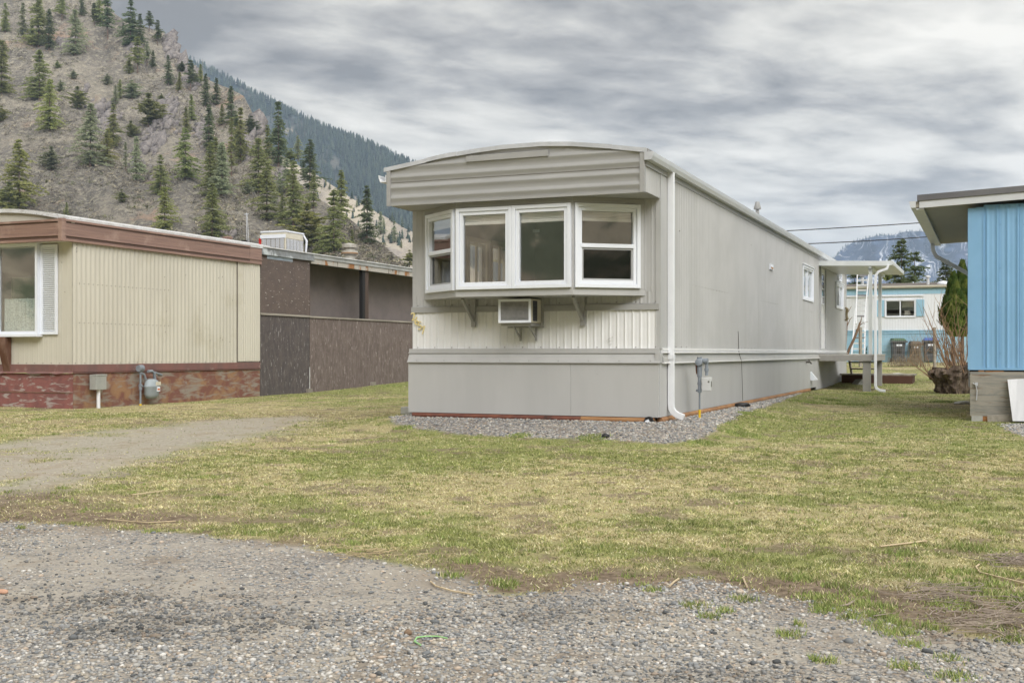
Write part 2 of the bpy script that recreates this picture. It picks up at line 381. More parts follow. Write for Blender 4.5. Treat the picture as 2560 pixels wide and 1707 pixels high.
def build_ground():
    ys = [-4000, -2400, -1200, -400, -150, -60, -25, -12, -6, -3, -1, 1]; y = 2.4
    while y < 70: ys.append(y); y += max(.035, .0078 * y)
    while y < 4600: ys.append(y); y *= 1.22
    xs = list(np.arange(-1.0, 1.0, .05)); x = 1.0
    while x < 4300: xs += [x, -x]; x += max(.05, .012 * x) if x < 40 else .25 * x
    ys += [5200]; xs = np.array(sorted(set(xs))); ys = np.array(ys)
    X, Y = np.meshgrid(xs, ys); ny, nx = X.shape; Z = ground(X, Y)
    fr, tr, pd, so, gr = masks(X, Y)
    i = np.arange(ny * nx).reshape(ny, nx)
    Fc = np.stack([i[:-1, :-1], i[:-1, 1:], i[1:, 1:], i[1:, :-1]], -1).reshape(-1, 4)
    o = np_mesh('ground', np.stack([X, Y, Z], -1).reshape(-1, 3), Fc, ground_material(), 4,
                {'m1': np.stack([fr, tr, pd, np.ones_like(fr)], -1).reshape(-1, 4), 'm2': np.stack([so, gr, np.zeros_like(fr), np.ones_like(fr)], -1).reshape(-1, 4)}, smooth=True)
    tag(o, kind='structure')
build_ground()

def attr_mat(name, rough=0.7, trans=0.0, bump=0.0):
    m = bpy.data.materials.new(name); m.use_nodes = True; N = m.node_tree.nodes; L = m.node_tree.links; p = N['Principled BSDF']
    p.inputs['Roughness'].default_value = rough; p.inputs['Specular IOR Level'].default_value = 0.25
    a = N.new('ShaderNodeVertexColor'); a.layer_name = 'col'; L.new(a.outputs[0], p.inputs['Base Color'])
    return m
def build_stones():
    # a low ball of 18 points
    bm = bmesh.new(); bmesh.ops.create_icosphere(bm, subdivisions=1, radius=1.0)
    V0 = np.array([v.co[:] for v in bm.verts]); F0 = np.array([[v.index for v in f.verts] for f in bm.faces]); bm.free()
    rs = np.random.RandomState(3)
    def scatter(n, x0, x1, y0, y1, keep):
        X = rs.uniform(x0, x1, n); Y = rs.uniform(y0, y1, n); k = keep(X, Y) > rs.rand(n); return X[k], Y[k]
    def in_view(X, Y): return (np.abs(X) < .47 * Y + .7)
    def kfront(X, Y):
        fr = masks(X, Y)[0]; sand = sstep(fbm(X, Y, .9, 4, 41) + .35 * np.exp(-((Y - 6.4) / .9) ** 2) * (X < 0.6), .62, .50)
        return in_view(X, Y) * fr * (0.30 + 0.70 * sand) * (1 - .7 * np.clip(blob(X, Y, 600, 1420, 1.2, .28) + .8 * blob(X, Y, 950, 1480, .6, .3) + .8 * blob(X, Y, 1400, 1640, .35, .1), 0, 1)) * np.clip(1.6 - (Y - 4.0) / 3.0, .18, 1)
    X1, Y1 = scatter(190000, -5.2, 5.2, 3.6, 9.6, kfront)
    def kpad(X, Y): return masks(X, Y)[2] * .9
    X2, Y2 = scatter(120000, -3.2, 9, 12.8, 29, kpad)
    X = np.r_[X1, X2]; Y = np.r_[Y1, Y2]; n = len(X); isp = np.r_[np.zeros(len(X1)), np.ones(len(X2))]
    sz = np.where(isp > 0, rs.uniform(.008, .019, n), np.exp(rs.normal(-4.98, .34, n)))
    sc = np.stack([sz * rs.uniform(.8, 1.5, n), sz * rs.uniform(.7, 1.1, n), sz * rs.uniform(.45, .75, n)], -1)
    th = rs.uniform(0, 2 * np.pi, n); jit = rs.uniform(.75, 1.2, (n, len(V0), 1))
    P = V0[None] * jit * sc[:, None]
    co = np.cos(th)[:, None]; si = np.sin(th)[:, None]
    V = np.stack([P[..., 0] * co - P[..., 1] * si + X[:, None], P[..., 0] * si + P[..., 1] * co + Y[:, None], P[..., 2] + (ground(X, Y) + sc[:, 2] * .45)[:, None]], -1)
    Fc = (F0[None] + (np.arange(n) * len(V0))[:, None, None]).reshape(-1, 3)
    pal = np.array([(.19, .20, .21), (.26, .265, .27), (.33, .33, .33), (.39, .38, .36), (.47, .455, .43), (.58, .565, .54), (.42, .38, .32), (.45, .37, .30), (.33, .295, .255), (.10, .105, .11)])
    w = np.array([.13, .17, .16, .13, .09, .05, .10, .06, .07, .04]); ci = rs.choice(len(pal), n, p=w / w.sum())
    wet = blob(X, Y, 340, 1575, .55, .22) + .9 * blob(X, Y, 60, 1500, .5, .3) + .7 * blob(X, Y, 620, 1500, .7, .12) + .6 * blob(X, Y, 700, 1560, .6, .15) + .5 * blob(X, Y, 200, 1410, .8, .12) + .6 * blob(X, Y, 1700, 1690, .3, .1) + .5 * blob(X, Y, 1230, 1540, .5, .15)
    dark = 1 - .52 * np.clip(sstep(fbm(X, Y, 1.4, 4, 51), .55, .70) * .5 + wet * sstep(fbm(X, Y, 6, 3, 53), .30, .55) * 1.1, 0, 1) * (1 - isp)
    col = pal[ci] * rs.uniform(.85, 1.15, (n, 1)) * dark[:, None]
    cols = np.concatenate([np.repeat(col, len(V0), 0), np.ones((n * len(V0), 1))], 1)
    o = np_mesh('gravel_stones', V.reshape(-1, 3), Fc, attr_mat('loose_stone', .85), 3, cols, smooth=True); tag(o, kind='stuff')
build_stones()

def build_grass():
    rs = np.random.RandomState(5); Xs = []; Ys = []
    def batch(n, y0, y1, mx=.5):
        Y = np.sqrt(rs.uniform(y0 ** 2, y1 ** 2, n)); X = rs.uniform(-1, 1, n) * (mx * Y + .8); return X, Y
    for n, a, b in ((330000, 4.2, 8), (400000, 8, 13), (280000, 13, 20), (170000, 20, 34), (80000, 34, 56)):
        x, y = batch(n, a, b); Xs.append(x); Ys.append(y)
    X = np.concatenate(Xs); Y = np.concatenate(Ys)
    fr, tr, pd, so, gr = masks(X, Y)
    lx, ly = to_local(X, Y)
    house = (lx > -.05) & (lx < 3.72) & (ly > -.06) & (ly < 21)
    l2x, l2y = to_local(X, Y, O2); house |= (l2x < .03) & (l2y > -.03)
    l3x, l3y = to_local(X, Y, O3); house |= (l3x > -.05) & (l3y > -.05) & (l3y < 6.4)
    l4x, l4y = to_local(X, Y, O4); house |= (l4y > 0)
    clump = sstep(fbm(X, Y, 8, 3, 61), .22, .52) * .95 + .08
    trn = np.clip(tr * 1.3 - .3 * sstep(fbm(X, Y, 1.7, 4, 65), .60, .72) - .3 * sstep(X / np.maximum(Y, 1), -.25, -.10), 0, 1); pr = (1 - fr) * (1 - pd) * (1 - trn * .97) * (1 - .8 * so) * clump * (~house)
    k = pr > rs.rand(len(X)); X = X[k]; Y = Y[k]; gr = gr[k]
    lush = np.zeros(len(X))
    # greener tufts, also standing in the gravel
    tufts = [(1973, 1589, .09), (1998, 1563, .04), (1738, 1515, .10), (1777, 1542, .07), (1812, 1530, .06), (1855, 1500, .09), (1634, 1476, .07), (2045, 1495, .16), (2000, 1447, .13),
        (2092, 1466, .11), (2144, 1484, .12), (2157, 1510, .12), (2209, 1519, .10), (2060, 1517, .08), (2090, 1520, .13), (2054, 1528, .08), (2165, 1539, .08), (2190, 1540, .06), (2126, 1545, .07),
        (2188, 1562, .08), (2253, 1564, .08), (2336, 1570, .11), (2225, 1551, .07), (2230, 1581, .12), (2260, 1581, .08), (2283, 1612, .08), (2380, 1514, .16), (2420, 1370, .2), (2275, 1418, .13),
        (2490, 1436, .15), (2550, 1440, .12), (2520, 1495, .2), (2600, 1520, .2), (2530, 1600, .11), (2374, 1650, .07), (2258, 1667, .08), (2386, 1692, .1), (2070, 1655, .06), (2480, 1570, .1), (2255, 1385, .13),
        (2400, 1432, .12), (2300, 1445, .13), (2455, 1460, .2), (2420, 1475, .16), (2340, 1460, .1), (375, 1330, .07), (1170, 1405, .1), (1130, 1440, .1), (1260, 1460, .12), (880, 1360, .1), (640, 1335, .1), (53, 1321, .04), (2035, 1650, .03),
        (98, 1049, .16), (1010, 1070, .18), (980, 965, .5), (1890, 1037, .35), (2260, 985, .45), (2170, 985, .5), (2078, 1000, .4), (2360, 1005, .3), (2130, 1012, .4), (2020, 1005, .5), (2230, 1032, .16), (1480, 1095, .25), (1300, 1090, .2), (1760, 1108, .25), (1850, 1085, .3)]
    TX = []; TY = []
    for px, py, r in tufts:
        r = r * .72; a, b = pxg(px, py); n = int(min(1500, 26000 * r * r + 50)); rr = r * np.sqrt(rs.rand(n)) * (1 + .25 * rs.randn(n)); t = rs.uniform(0, 6.283, n)
        TX.append(a + rr * np.cos(t)); TY.append(b + rr * np.sin(t))
    # stray tufts towards the lawn's edge
    for _ in range(520):
        b = rs.uniform(5.2, 18); a = rs.uniform(-.48, .48) * b
        f_, t_, p_, s_, g_ = masks(np.array([a]), np.array([b]))
        if f_[0] > .3 or p_[0] > .3 or t_[0] > .5 or rs.rand() > g_[0] + .15: continue
        r = rs.uniform(.02, .06); n = int(8000 * r * r + 20); rr = r * np.sqrt(rs.rand(n)); t = rs.uniform(0, 6.283, n)
        TX.append(a + rr * np.cos(t)); TY.append(b + rr * np.sin(t))
    TX = np.concatenate(TX); TY = np.concatenate(TY)
    X = np.r_[X, TX]; Y = np.r_[Y, TY]; lush = np.r_[lush, np.ones(len(TX))]; gr = np.r_[gr, np.ones(len(TX))]
    n = len(X); g = (rs.rand(n) < np.clip(.06 + .80 * gr + 1.5 * (fbm(X, Y, 11, 2, 67) - .5), 0.02, .92)) | (lush > 0)
    hgt = np.where(g, rs.uniform(.010, .026, n), rs.uniform(.006, .020, n)) * (1 + .5 * lush)
    lean = np.where(g, rs.uniform(.2, .9, n), rs.uniform(.8, 2.2, n)) * hgt
    w = (.0030 + .00052 * Y) * rs.uniform(.7, 1.3, n)
    t = rs.uniform(0, 2 * np.pi, n); u = rs.uniform(0, 2 * np.pi, n); Z = ground(X, Y) - .003
    A = np.stack([X - np.cos(t) * w / 2, Y - np.sin(t) * w / 2, Z], -1); B = np.stack([X + np.cos(t) * w / 2, Y + np.sin(t) * w / 2, Z], -1)
    T = np.stack([X + np.cos(u) * lean, Y + np.sin(u) * lean, Z + hgt], -1)
    V = np.stack([A, B, T], 1).reshape(-1, 3); Fc = np.arange(3 * n).reshape(-1, 3)
    greens = np.array([(.17, .20, .065), (.23, .26, .085), (.30, .32, .11), (.14, .175, .055), (.36, .37, .15)])
    lushes = np.array([(.16, .23, .06), (.22, .28, .08), (.31, .34, .12)])
    straws = np.array([(.45, .395, .205), (.56, .51, .30), (.36, .30, .15), (.49, .45, .235), (.63, .59, .40)])
    c = np.where(g[:, None], greens[rs.randint(0, 5, n)], straws[rs.randint(0, 5, n)])
    c = np.where((lush > 0)[:, None], lushes[rs.randint(0, 3, n)], c) * rs.uniform(.75, 1.25, (n, 1)) * (.70 + .66 * vnoise(X, Y, 17, 71))[:, None] * (.85 + .3 * fbm(X, Y, 4, 2, 73))[:, None]
    dry = (lush > 0) & (rs.rand(n) < .12); c[dry] = straws[1]
    cols = np.concatenate([np.repeat(c, 3, 0), np.ones((3 * n, 1))], 1)
    o = np_mesh('grass', V, Fc, attr_mat('grass_blade', .7), 3, cols); tag(o, kind='stuff')
O2 = (-8.0007, 21.0); O3 = (7.0929, 17.9); O4 = (15.364, 54.0)
build_grass()

# ------------------------------------------------------------------ hills
def interp_pts(pts):
    a = np.array(pts, float); return lambda x: np.interp(x, a[:, 0], a[:, 1])
HA_TOP = interp_pts([(-1400, -200), (-600, -340), (-100, -250), (100, -120), (200, -50), (266, 0), (287, 34), (306, 48), (340, 60), (375, 72), (404, 80), (424, 92), (436, 108), (447, 143), (470, 160), (520, 200), (575, 222), (610, 240), (640, 300), (668, 345), (700, 400), (740, 452), (800, 500),
                     (872, 545), (950, 606), (1030, 672), (1150, 735), (1400, 800), (1700, 850)])
def hillA_D(px, py):
    return 190 + .37 * (Y0 - py) + 26 * (fbm(px, py, 1 / 170, 4, 71) - .5) * sstep(Y0 - py, 0, 200) + 10 * (fbm(px, py, 1 / 40, 3, 73) - .5)
def hillA(px, py, dz=0.0):
    D = float(hillA_D(px, py)); return ((px - 1280) / F * D, D, H + (Y0 - py) / F * D + dz)
def ruled_hill(name, top, Dfun, pxs, nrow, material, back=140, cliff=0):
    pxs = np.asarray(pxs, float); tp = top(pxs) + 5 * (fbm(pxs, pxs * 0, 1 / 26, 3, 81) - .5)
    s = np.linspace(0, 1, nrow)[:, None]; PY = (Y0 + 30) + (tp[None] - (Y0 + 30)) * s; PX = np.repeat(pxs[None], nrow, 0)
    D = Dfun(PX, PY); X = (PX - 1280) / F * D; Z = H + (Y0 - PY) / F * D
    rows = [np.stack([X, D, Z], -1)]
    last = rows[0][-1]
    for k in (1, 2, 3, 4, 5):                                   # the far side falls away behind the crest
        b = last.copy(); q = 1 + back * k / 5 / last[:, 1]; b[:, 0] *= q; b[:, 1] *= q; b[:, 2] = last[:, 2] * (1 - (k / 5) ** 1.5) + 1.0 * (k / 5); rows.append(b[None])
    V = np.concatenate(rows, 0); ny, nx = V.shape[:2]; i = np.arange(ny * nx).reshape(ny, nx)
    Fc = np.stack([i[:-1, :-1], i[:-1, 1:], i[1:, 1:], i[1:, :-1]], -1).reshape(-1, 4)
    o = np_mesh(name, V.reshape(-1, 3), Fc, material, 4, smooth=True); tag(o, kind='structure'); return o
m_hillA = mat('dry_hillside', (.165, .150, .135), .95, (.265, .24, .20), .045, .42, .60, bump=1.0, bscale=.55, bdist=2.2, col3=(.135, .125, .112), n3=.028, lo3=.47, hi3=.56, st3=(1, 1, 1.3), detail=9, spec=.1)
def enrich_hill(m, fine=.5, c=(.33, .305, .24), d=(.085, .082, .082)):
    nt = m.node_tree; N = nt.nodes; L = nt.links; p = N['Principled BSDF']; src = p.inputs['Base Color'].links[0].from_socket
    tc = N.new('ShaderNodeTexCoord')
    for sc, col, a, b, amt in ((fine, c, .52, .62, .75), (fine * 1.9, d, .54, .62, .65), (.035, (.30, .215, .16), .58, .66, .55)):
        t = N.new('ShaderNodeTexNoise'); t.inputs['Scale'].default_value = sc; t.inputs['Detail'].default_value = 6; t.inputs['Roughness'].default_value = .7; L.new(tc.outputs['Object'], t.inputs[0])
        r = N.new('ShaderNodeMapRange'); r.inputs[1].default_value = a; r.inputs[2].default_value = b; r.inputs[4].default_value = amt; L.new(t.outputs[0], r.inputs[0])
        x = N.new('ShaderNodeMix'); x.data_type = 'RGBA'; L.new(r.outputs[0], x.inputs[0]); L.new(src, x.inputs[6]); x.inputs[7].default_value = (*col, 1); src = x.outputs[2]
    L.new(src, p.inputs['Base Color'])
enrich_hill(m_hillA, fine=1.0); enrich_hill(m_hillA, fine=.45)
ruled_hill('hillside', HA_TOP, hillA_D, np.r_[np.arange(-1400, -200, 14), np.arange(-200, 1080, 3.2), np.arange(1080, 1700, 14)], 300, m_hillA, back=160)
HB_TOP = interp_pts([(560, 250), (640, 330), (700, 388), (760, 420), (811, 451), (872, 491), (950, 535), (1027, 578), (1100, 622), (1200, 680), (1300, 740), (1500, 820)])
hillB_D = lambda px, py: 470 + .5 * (Y0 - py) + 22 * (fbm(px, py, 1 / 70, 4, 75) - .5)
m_hillB = mat('pale_grass_slope', (.25, .225, .195), .95, (.36, .325, .265), .03, .42, .58, col3=(.21, .19, .175), n3=.05, lo3=.52, hi3=.62, bump=.6, bscale=.3, bdist=2, detail=8, spec=.1)
ruled_hill('pale_slope', HB_TOP, hillB_D, np.arange(560, 1500, 5), 90, m_hillB, back=200)
HC_TOP = interp_pts([(100, -10), (300, 70), (400, 110), (480, 155), (520, 174), (600, 215), (700, 268), (800, 318), (900, 354), (1030, 414), (1200, 500), (1400, 600), (1700, 730), (2000, 820), (2300, 862)])
hillC_D = lambda px, py: 1150 + 1.0 * (Y0 - py) + 120 * (fbm(px, py, 1 / 120, 4, 77) - .5)
m_hillC = mat('forested_ridge', (.030, .045, .050), .95, (.095, .095, .085), .010, .5, .62, col3=(.30, .26, .21), n3=.0055, lo3=.57, hi3=.66, bump=.6, bscale=.06, bdist=8, detail=8, spec=.1, st3=(1, 1, 2))  # bluish dark tone: distance haze mixed into the base colour
ruled_hill('forested_ridge', HC_TOP, hillC_D, np.arange(100, 2300, 8), 130, m_hillC, back=700)
HD_TOP = interp_pts([(1700, 800), (1950, 730), (2060, 668), (2090, 640), (2112, 616), (2145, 600), (2200, 588), (2230, 589), (2262, 580), (2300, 577), (2345, 582), (2425, 590), (2560, 604), (2800, 640), (3200, 720), (3600, 800)])
hillD_D = lambda px, py: 3500 + 1.3 * (Y0 - py) + 600 * (fbm(px, py, 1 / 60, 5, 79) - .5)
m_hillD = mat('snowy_mountain', (.022, .038, .085), .95, (.055, .075, .14), .006, .5, .62, col3=(.62, .64, .68), n3=.018, lo3=.52, hi3=.60, bump=.8, bscale=.02, bdist=30, detail=9, spec=.1, st3=(1, 1, .75))  # blue of the distant air is put into both base colours
ruled_hill('mountain', HD_TOP, hillD_D, np.arange(1700, 3600, 8), 90, m_hillD, back=500)
def hill_behind():                                # the valley's other side, seen mirrored in the window panes
    az = np.linspace(R(95), R(285), 150); s = np.linspace(0, 1, 60)
    A, S = np.meshgrid(az, s); rr = 150 + 330 * S + 20 * (fbm(A * 30, S * 20, .5, 4, 91) - .5)
    el = 250 * S ** 1.05 * (.8 + .4 * fbm(A * 9, S * 0, .8, 3, 93)) * np.clip(np.minimum((A - az[0]), (az[-1] - A)) / .35, 0, 1)
    V = np.stack([np.sin(A) * rr, np.cos(A) * rr, .2 + el + 8 * (fbm(A * 40, S * 25, .7, 4, 95) - .5) * S], -1)
    ny, nx = A.shape; i = np.arange(ny * nx).reshape(ny, nx)
    Fc = np.stack([i[:-1, :-1], i[1:, :-1], i[1:, 1:], i[:-1, 1:]], -1).reshape(-1, 4)
    m = mat('opposite_slope', (.30, .255, .20), .95, (.46, .40, .31), .06, .46, .56, col3=(.13, .145, .10), n3=.04, lo3=.49, hi3=.55, st3=(1, 1, .45), detail=8, spec=.1)
    o = np_mesh('opposite_hillside', V.reshape(-1, 3), Fc, m, 4, smooth=True); tag(o, kind='structure')
hill_behind()

# ------------------------------------------------------------------ conifers
def needle_mat(name, c, c2):
    m = mat(name, c, .85, c2, 1.6, .4, .6, randv=.16, spec=.12, detail=4); N = m.node_tree.nodes; L = m.node_tree.links; p = N['Principled BSDF']
    tl = N.new('ShaderNodeBsdfTranslucent'); L.new(p.inputs['Base Color'].links[0].from_socket, tl.inputs[0]); mx = N.new('ShaderNodeMixShader'); mx.inputs[0].default_value = .45
    L.new(p.outputs[0], mx.inputs[1]); L.new(tl.outputs[0], mx.inputs[2]); L.new(mx.outputs[0], N['Material Output'].inputs['Surface']); return m
NM = [needle_mat('needles_yellow_green', (.27, .295, .105), (.38, .39, .165)), needle_mat('needles_mid_green', (.225, .255, .105), (.33, .35, .16)),
      needle_mat('needles_dark_green', (.12, .155, .082), (.19, .22, .12)), needle_mat('needles_grey_green', (.27, .30, .19), (.37, .40, .26))]
m_bark = mat('conifer_bark', (.085, .062, .048), .95, (.15, .10, .075), 3, bump=.5, bscale=6, bdist=.05)
def conifer_meshes(seed, width=.16, bare=.10, levels=30, per=6, droop=.25, power=.85, ragged=.35, broad=False, tuft=1.0):
    rs = random.Random(seed); f = MB(); t = MB()
    bend = [(rs.uniform(-.008, .008), rs.uniform(-.008, .008)) for _ in range(5)]
    pts = [(bend[k][0] * (k > 0), bend[k][1] * (k > 0), z) for k, z in enumerate((-.04, .25, .5, .75, .985))]
    t.tube(pts, [.016, .012, .0085, .005, .0012], 6)
    gaps = [rs.uniform(0, 6.28) for _ in range(3)]; bias = rs.uniform(0, 6.28)
    for i in range(levels):
        u = (i + rs.random() * .7) / levels; h = bare + (1 - bare) * u
        if rs.random() < .06: continue
        for j in range(per):
            a = rs.uniform(0, 6.283)
            if broad: L = width * (math.sin(min(1, (u * 1.15 + .12)) * math.pi) ** .6) * rs.uniform(.45, 1.1)
            else: L = width * ((1 - u) ** power) * rs.uniform(1 - ragged * 1.3, 1.12) + .008
            if min(abs(math.sin((a - g) / 2)) for g in gaps) < .10 and u < .8: L *= .55
            L *= 1 + .28 * math.cos(a - bias - 3.1 * math.sin(u * 5 + bias)) + .14 * math.sin(u * 31 + bias * 3)
            if u < .12: L *= rs.uniform(.35, .95)
            up = rs.uniform(-.02, .16) if not broad else rs.uniform(.0, .5)
            nseg = max(2, int(L / .024)); ca, sa = math.cos(a), math.sin(a)
            for k in range(nseg):
                q = (k + .7) / nseg; r = L * q; z = h + r * up - droop * L * q * q * rs.uniform(.8, 1.2)
                for _ in range(5):
                    s = tuft * rs.uniform(.020, .036) * (1.15 - .45 * q) * (1 if not broad else 1.25)
                    cx = ca * r + rs.gauss(0, .009); cy = sa * r + rs.gauss(0, .009); cz = z + rs.gauss(0, .007)
                    b1 = rs.uniform(-.9, .9); ca2, sa2 = math.cos(a + b1), math.sin(a + b1)
                    lz = rs.uniform(-.55, .25)
                    fi = rs.uniform(-1.5, 1.5); cf, sf = math.cos(fi) * s * .45, math.sin(fi) * s * .45
                    f.add([(cx - sa2 * cf, cy + ca2 * cf, cz + sf), (cx + sa2 * cf, cy - ca2 * cf, cz - sf), (cx + ca2 * s * 1.25, cy + sa2 * s * 1.25, cz + lz * s)], [(0, 1, 2)])
            if rs.random() < .35 and L > .03: t.tube([(0, 0, h), (ca * L * .7, sa * L * .7, h + L * .7 * up - droop * L * .4)], [.0022, .0008], 3, False)
    def raw(mb, nm, m):
        me = bpy.data.meshes.new(nm); me.from_pydata(mb.v, [], mb.f); me.materials.append(m); return me
    return raw(f, 'crown', NM[1]), raw(t, 'trunk', m_bark)
VAR = {}
for k in range(5): VAR['slim%d' % k] = conifer_meshes(10 + k, width=.235, bare=.06, levels=30, per=7, ragged=.42)
for k in range(5): VAR['full%d' % k] = conifer_meshes(20 + k, width=.34, bare=.04, levels=26, per=8, power=.78, ragged=.42)
for k in range(2): VAR['pine%d' % k] = conifer_meshes(30 + k, width=.24, bare=.28, levels=18, per=7, power=.6, ragged=.6, tuft=1.2)
for k in range(2): VAR['bushy%d' % k] = conifer_meshes(40 + k, width=.34, bare=.08, levels=15, per=8, broad=True, droop=.1, tuft=1.3)
VAR['thin0'] = conifer_meshes(50, width=.13, bare=.18, levels=26, per=5, ragged=.5)
def snag_mesh():
    t = MB(); rs = random.Random(4); t.tube([(0, 0, -.03), (.01, 0, .5), (.0, .01, 1)], [.014, .009, .002], 6)
    for _ in range(26):
        h = rs.uniform(.3, .95); a = rs.uniform(0, 6.28); L = rs.uniform(.05, .14) * (1.2 - h)
        t.tube([(0, 0, h), (math.cos(a) * L, math.sin(a) * L, h + L * rs.uniform(-.1, .5))], [.004, .001], 4, False)
    return t
SNAG = snag_mesh()
_cm = {}
def crown_with(kind, mi):
    if (kind, mi) not in _cm:
        me = VAR[kind][0].copy(); me.materials.clear(); me.materials.append(NM[mi]); _cm[(kind, mi)] = me
    return _cm[(kind, mi)]
def conifer(loc, h, kind, mi, rz, label, group, name='pine_tree', sx=1.0):
    r = empty(name, loc, rz, label, 'tree', group); r.scale = (h * sx, h * sx, h)
    for nm, me in (('trunk', VAR[kind][1]), ('crown', crown_with(kind, mi))):
        o = bpy.data.objects.new(nm, me); C.objects.link(o); o.parent = r
    return r
# (x, top, foot, kind, colour) in the photograph's upper left, 0.3827 px per unit: where each tree stands on the slope
T1 = [(35, 20, 215, 's', 1), (150, 20, 255, 's', 3), (250, -20, 310, 'f', 1), (320, 60, 330, 's', 2), (405, -40, 140, 'p', 1), (490, 60, 365, 'f', 3), (535, -50, 110, 's', 2), (615, 20, 170, 'p', 2),
      (650, -50, 150, 'f', 1), (705, -30, 255, 'p', 2), (853, 0, 300, 'f', 2), (805, 150, 240, 's', 2), (915, 90, 300, 's', 2), (975, 70, 205, 'p', 2), (1030, 130, 300, 'p', 2), (900, 240, 480, 'p', 1), (960, 270, 430, 'p', 3),
      (12, 260, 620, 'f', 1), (258, 320, 655, 'f', 1), (325, 510, 860, 'f', 0), (505, 560, 715, 'b', 1), (8, 690, 800, 'b', 0), (845, 360, 485, 'f', 1), (375, 395, 450, 'b', 1), (480, 455, 520, 'b', 3),
      (785, 520, 650, 's', 1), (860, 520, 650, 'b', 3), (755, 560, 690, 's', 3), (970, 600, 830, 'b', 1), (1055, 610, 665, 'b', 1), (590, 670, 1090, 'f', 3), (700, 840, 1065, 'f', 0), (740, 680, 970, 's', 1),
      (855, 785, 900, 'b', 1), (890, 890, 1190, 's', 3), (820, 930, 1120, 't', 3), (1045, 1010, 1275, 'f', 1), (335, 950, 1115, 'b', 3), (125, 915, 1390, 'f', 0), (435, 1320, 1420, 's', 1), (795, 1235, 1325, 'b', 1),
      (1075, 1220, 1515, 'f', 0), (1210, 830, 1175, 'f', 1), (1250, 620, 790, 's', 1), (1215, 700, 870, 's', 1), (1365, 690, 1000, 's', 2), (1100, 360, 560, 's', 2), (1172, 470, 600, 's', 1), (1245, 390, 600, 'p', 2),
      (1345, 480, 700, 's', 2), (1415, 510, 690, 's', 2), (1310, 420, 560, 's', 1), (1450, 680, 820, 's', 1), (1510, 565, 820, 's', 2), (1545, 750, 1010, 's', 2), (1410, 900, 1210, 's', 1), (1450, 930, 1290, 's', 3),
      (1385, 1200, 1560, 'f', 1), (880, 1340, 1362, 'b', 0), (395, 520, 600, 'b', 3), (1190, 400, 470, 'b', 2), (700, 480, 560, 'b', 3), (210, 140, 300, 's', 1), (60, 1180, 1400, 'b', 1), (1000, 330, 450, 's', 2), (305, 1170, 1195, 'b', 0)]
T2 = [(580, 305, 790, 's', 2), (500, 480, 740, 's', 1), (725, 560, 740, 'f', 3), (812, 590, 960, 'f', 2), (670, 650, 770, 'b', 1), (430, 575, 985, 'f', 1), (495, 760, 1190, 'f', 1), (610, 980, 1210, 'f', 1),
      (690, 740, 1235, 's', 1), (840, 820, 1100, 's', 1), (645, 725, 1010, 'p', 3), (590, 830, 1010, 's', 3), (790, 1050, 1400, 'b', 0), (1045, 815, 1140, 's', 1), (990, 950, 1440, 'f', 1), (1235, 930, 1375, 's', 2),
      (1125, 1250, 1370, 's', 1), (870, 1370, 1440, 'b', 0), (300, 350, 765, 's', 1), (232, 430, 860, 't', 1), (75, 600, 1010, 's', 1), (150, 620, 1010, 's', 3), (380, 410, 560, 'b', 2), (700, 880, 1000, 's', 3), (100, 930, 1310, 'f', 1), (770, 760, 900, 'p', 2),
      (1550, 1400, 1530, 'b', 0), (550, 900, 1080, 's', 3), (350, 900, 1000, 'b', 3)]
TB = [(1335, 1120, 1290, 's', 3), (1437, 1190, 1352, 's', 3), (1490, 1335, 1392, 's', 1), (1360, 1170, 1250, 's', 3), (1215, 1100, 1200, 's', 3), (960, 900, 960, 's', 3), (1400, 1280, 1330, 'b', 3), (1160, 1030, 1090, 's', 3), (930, 880, 930, 's', 1)]
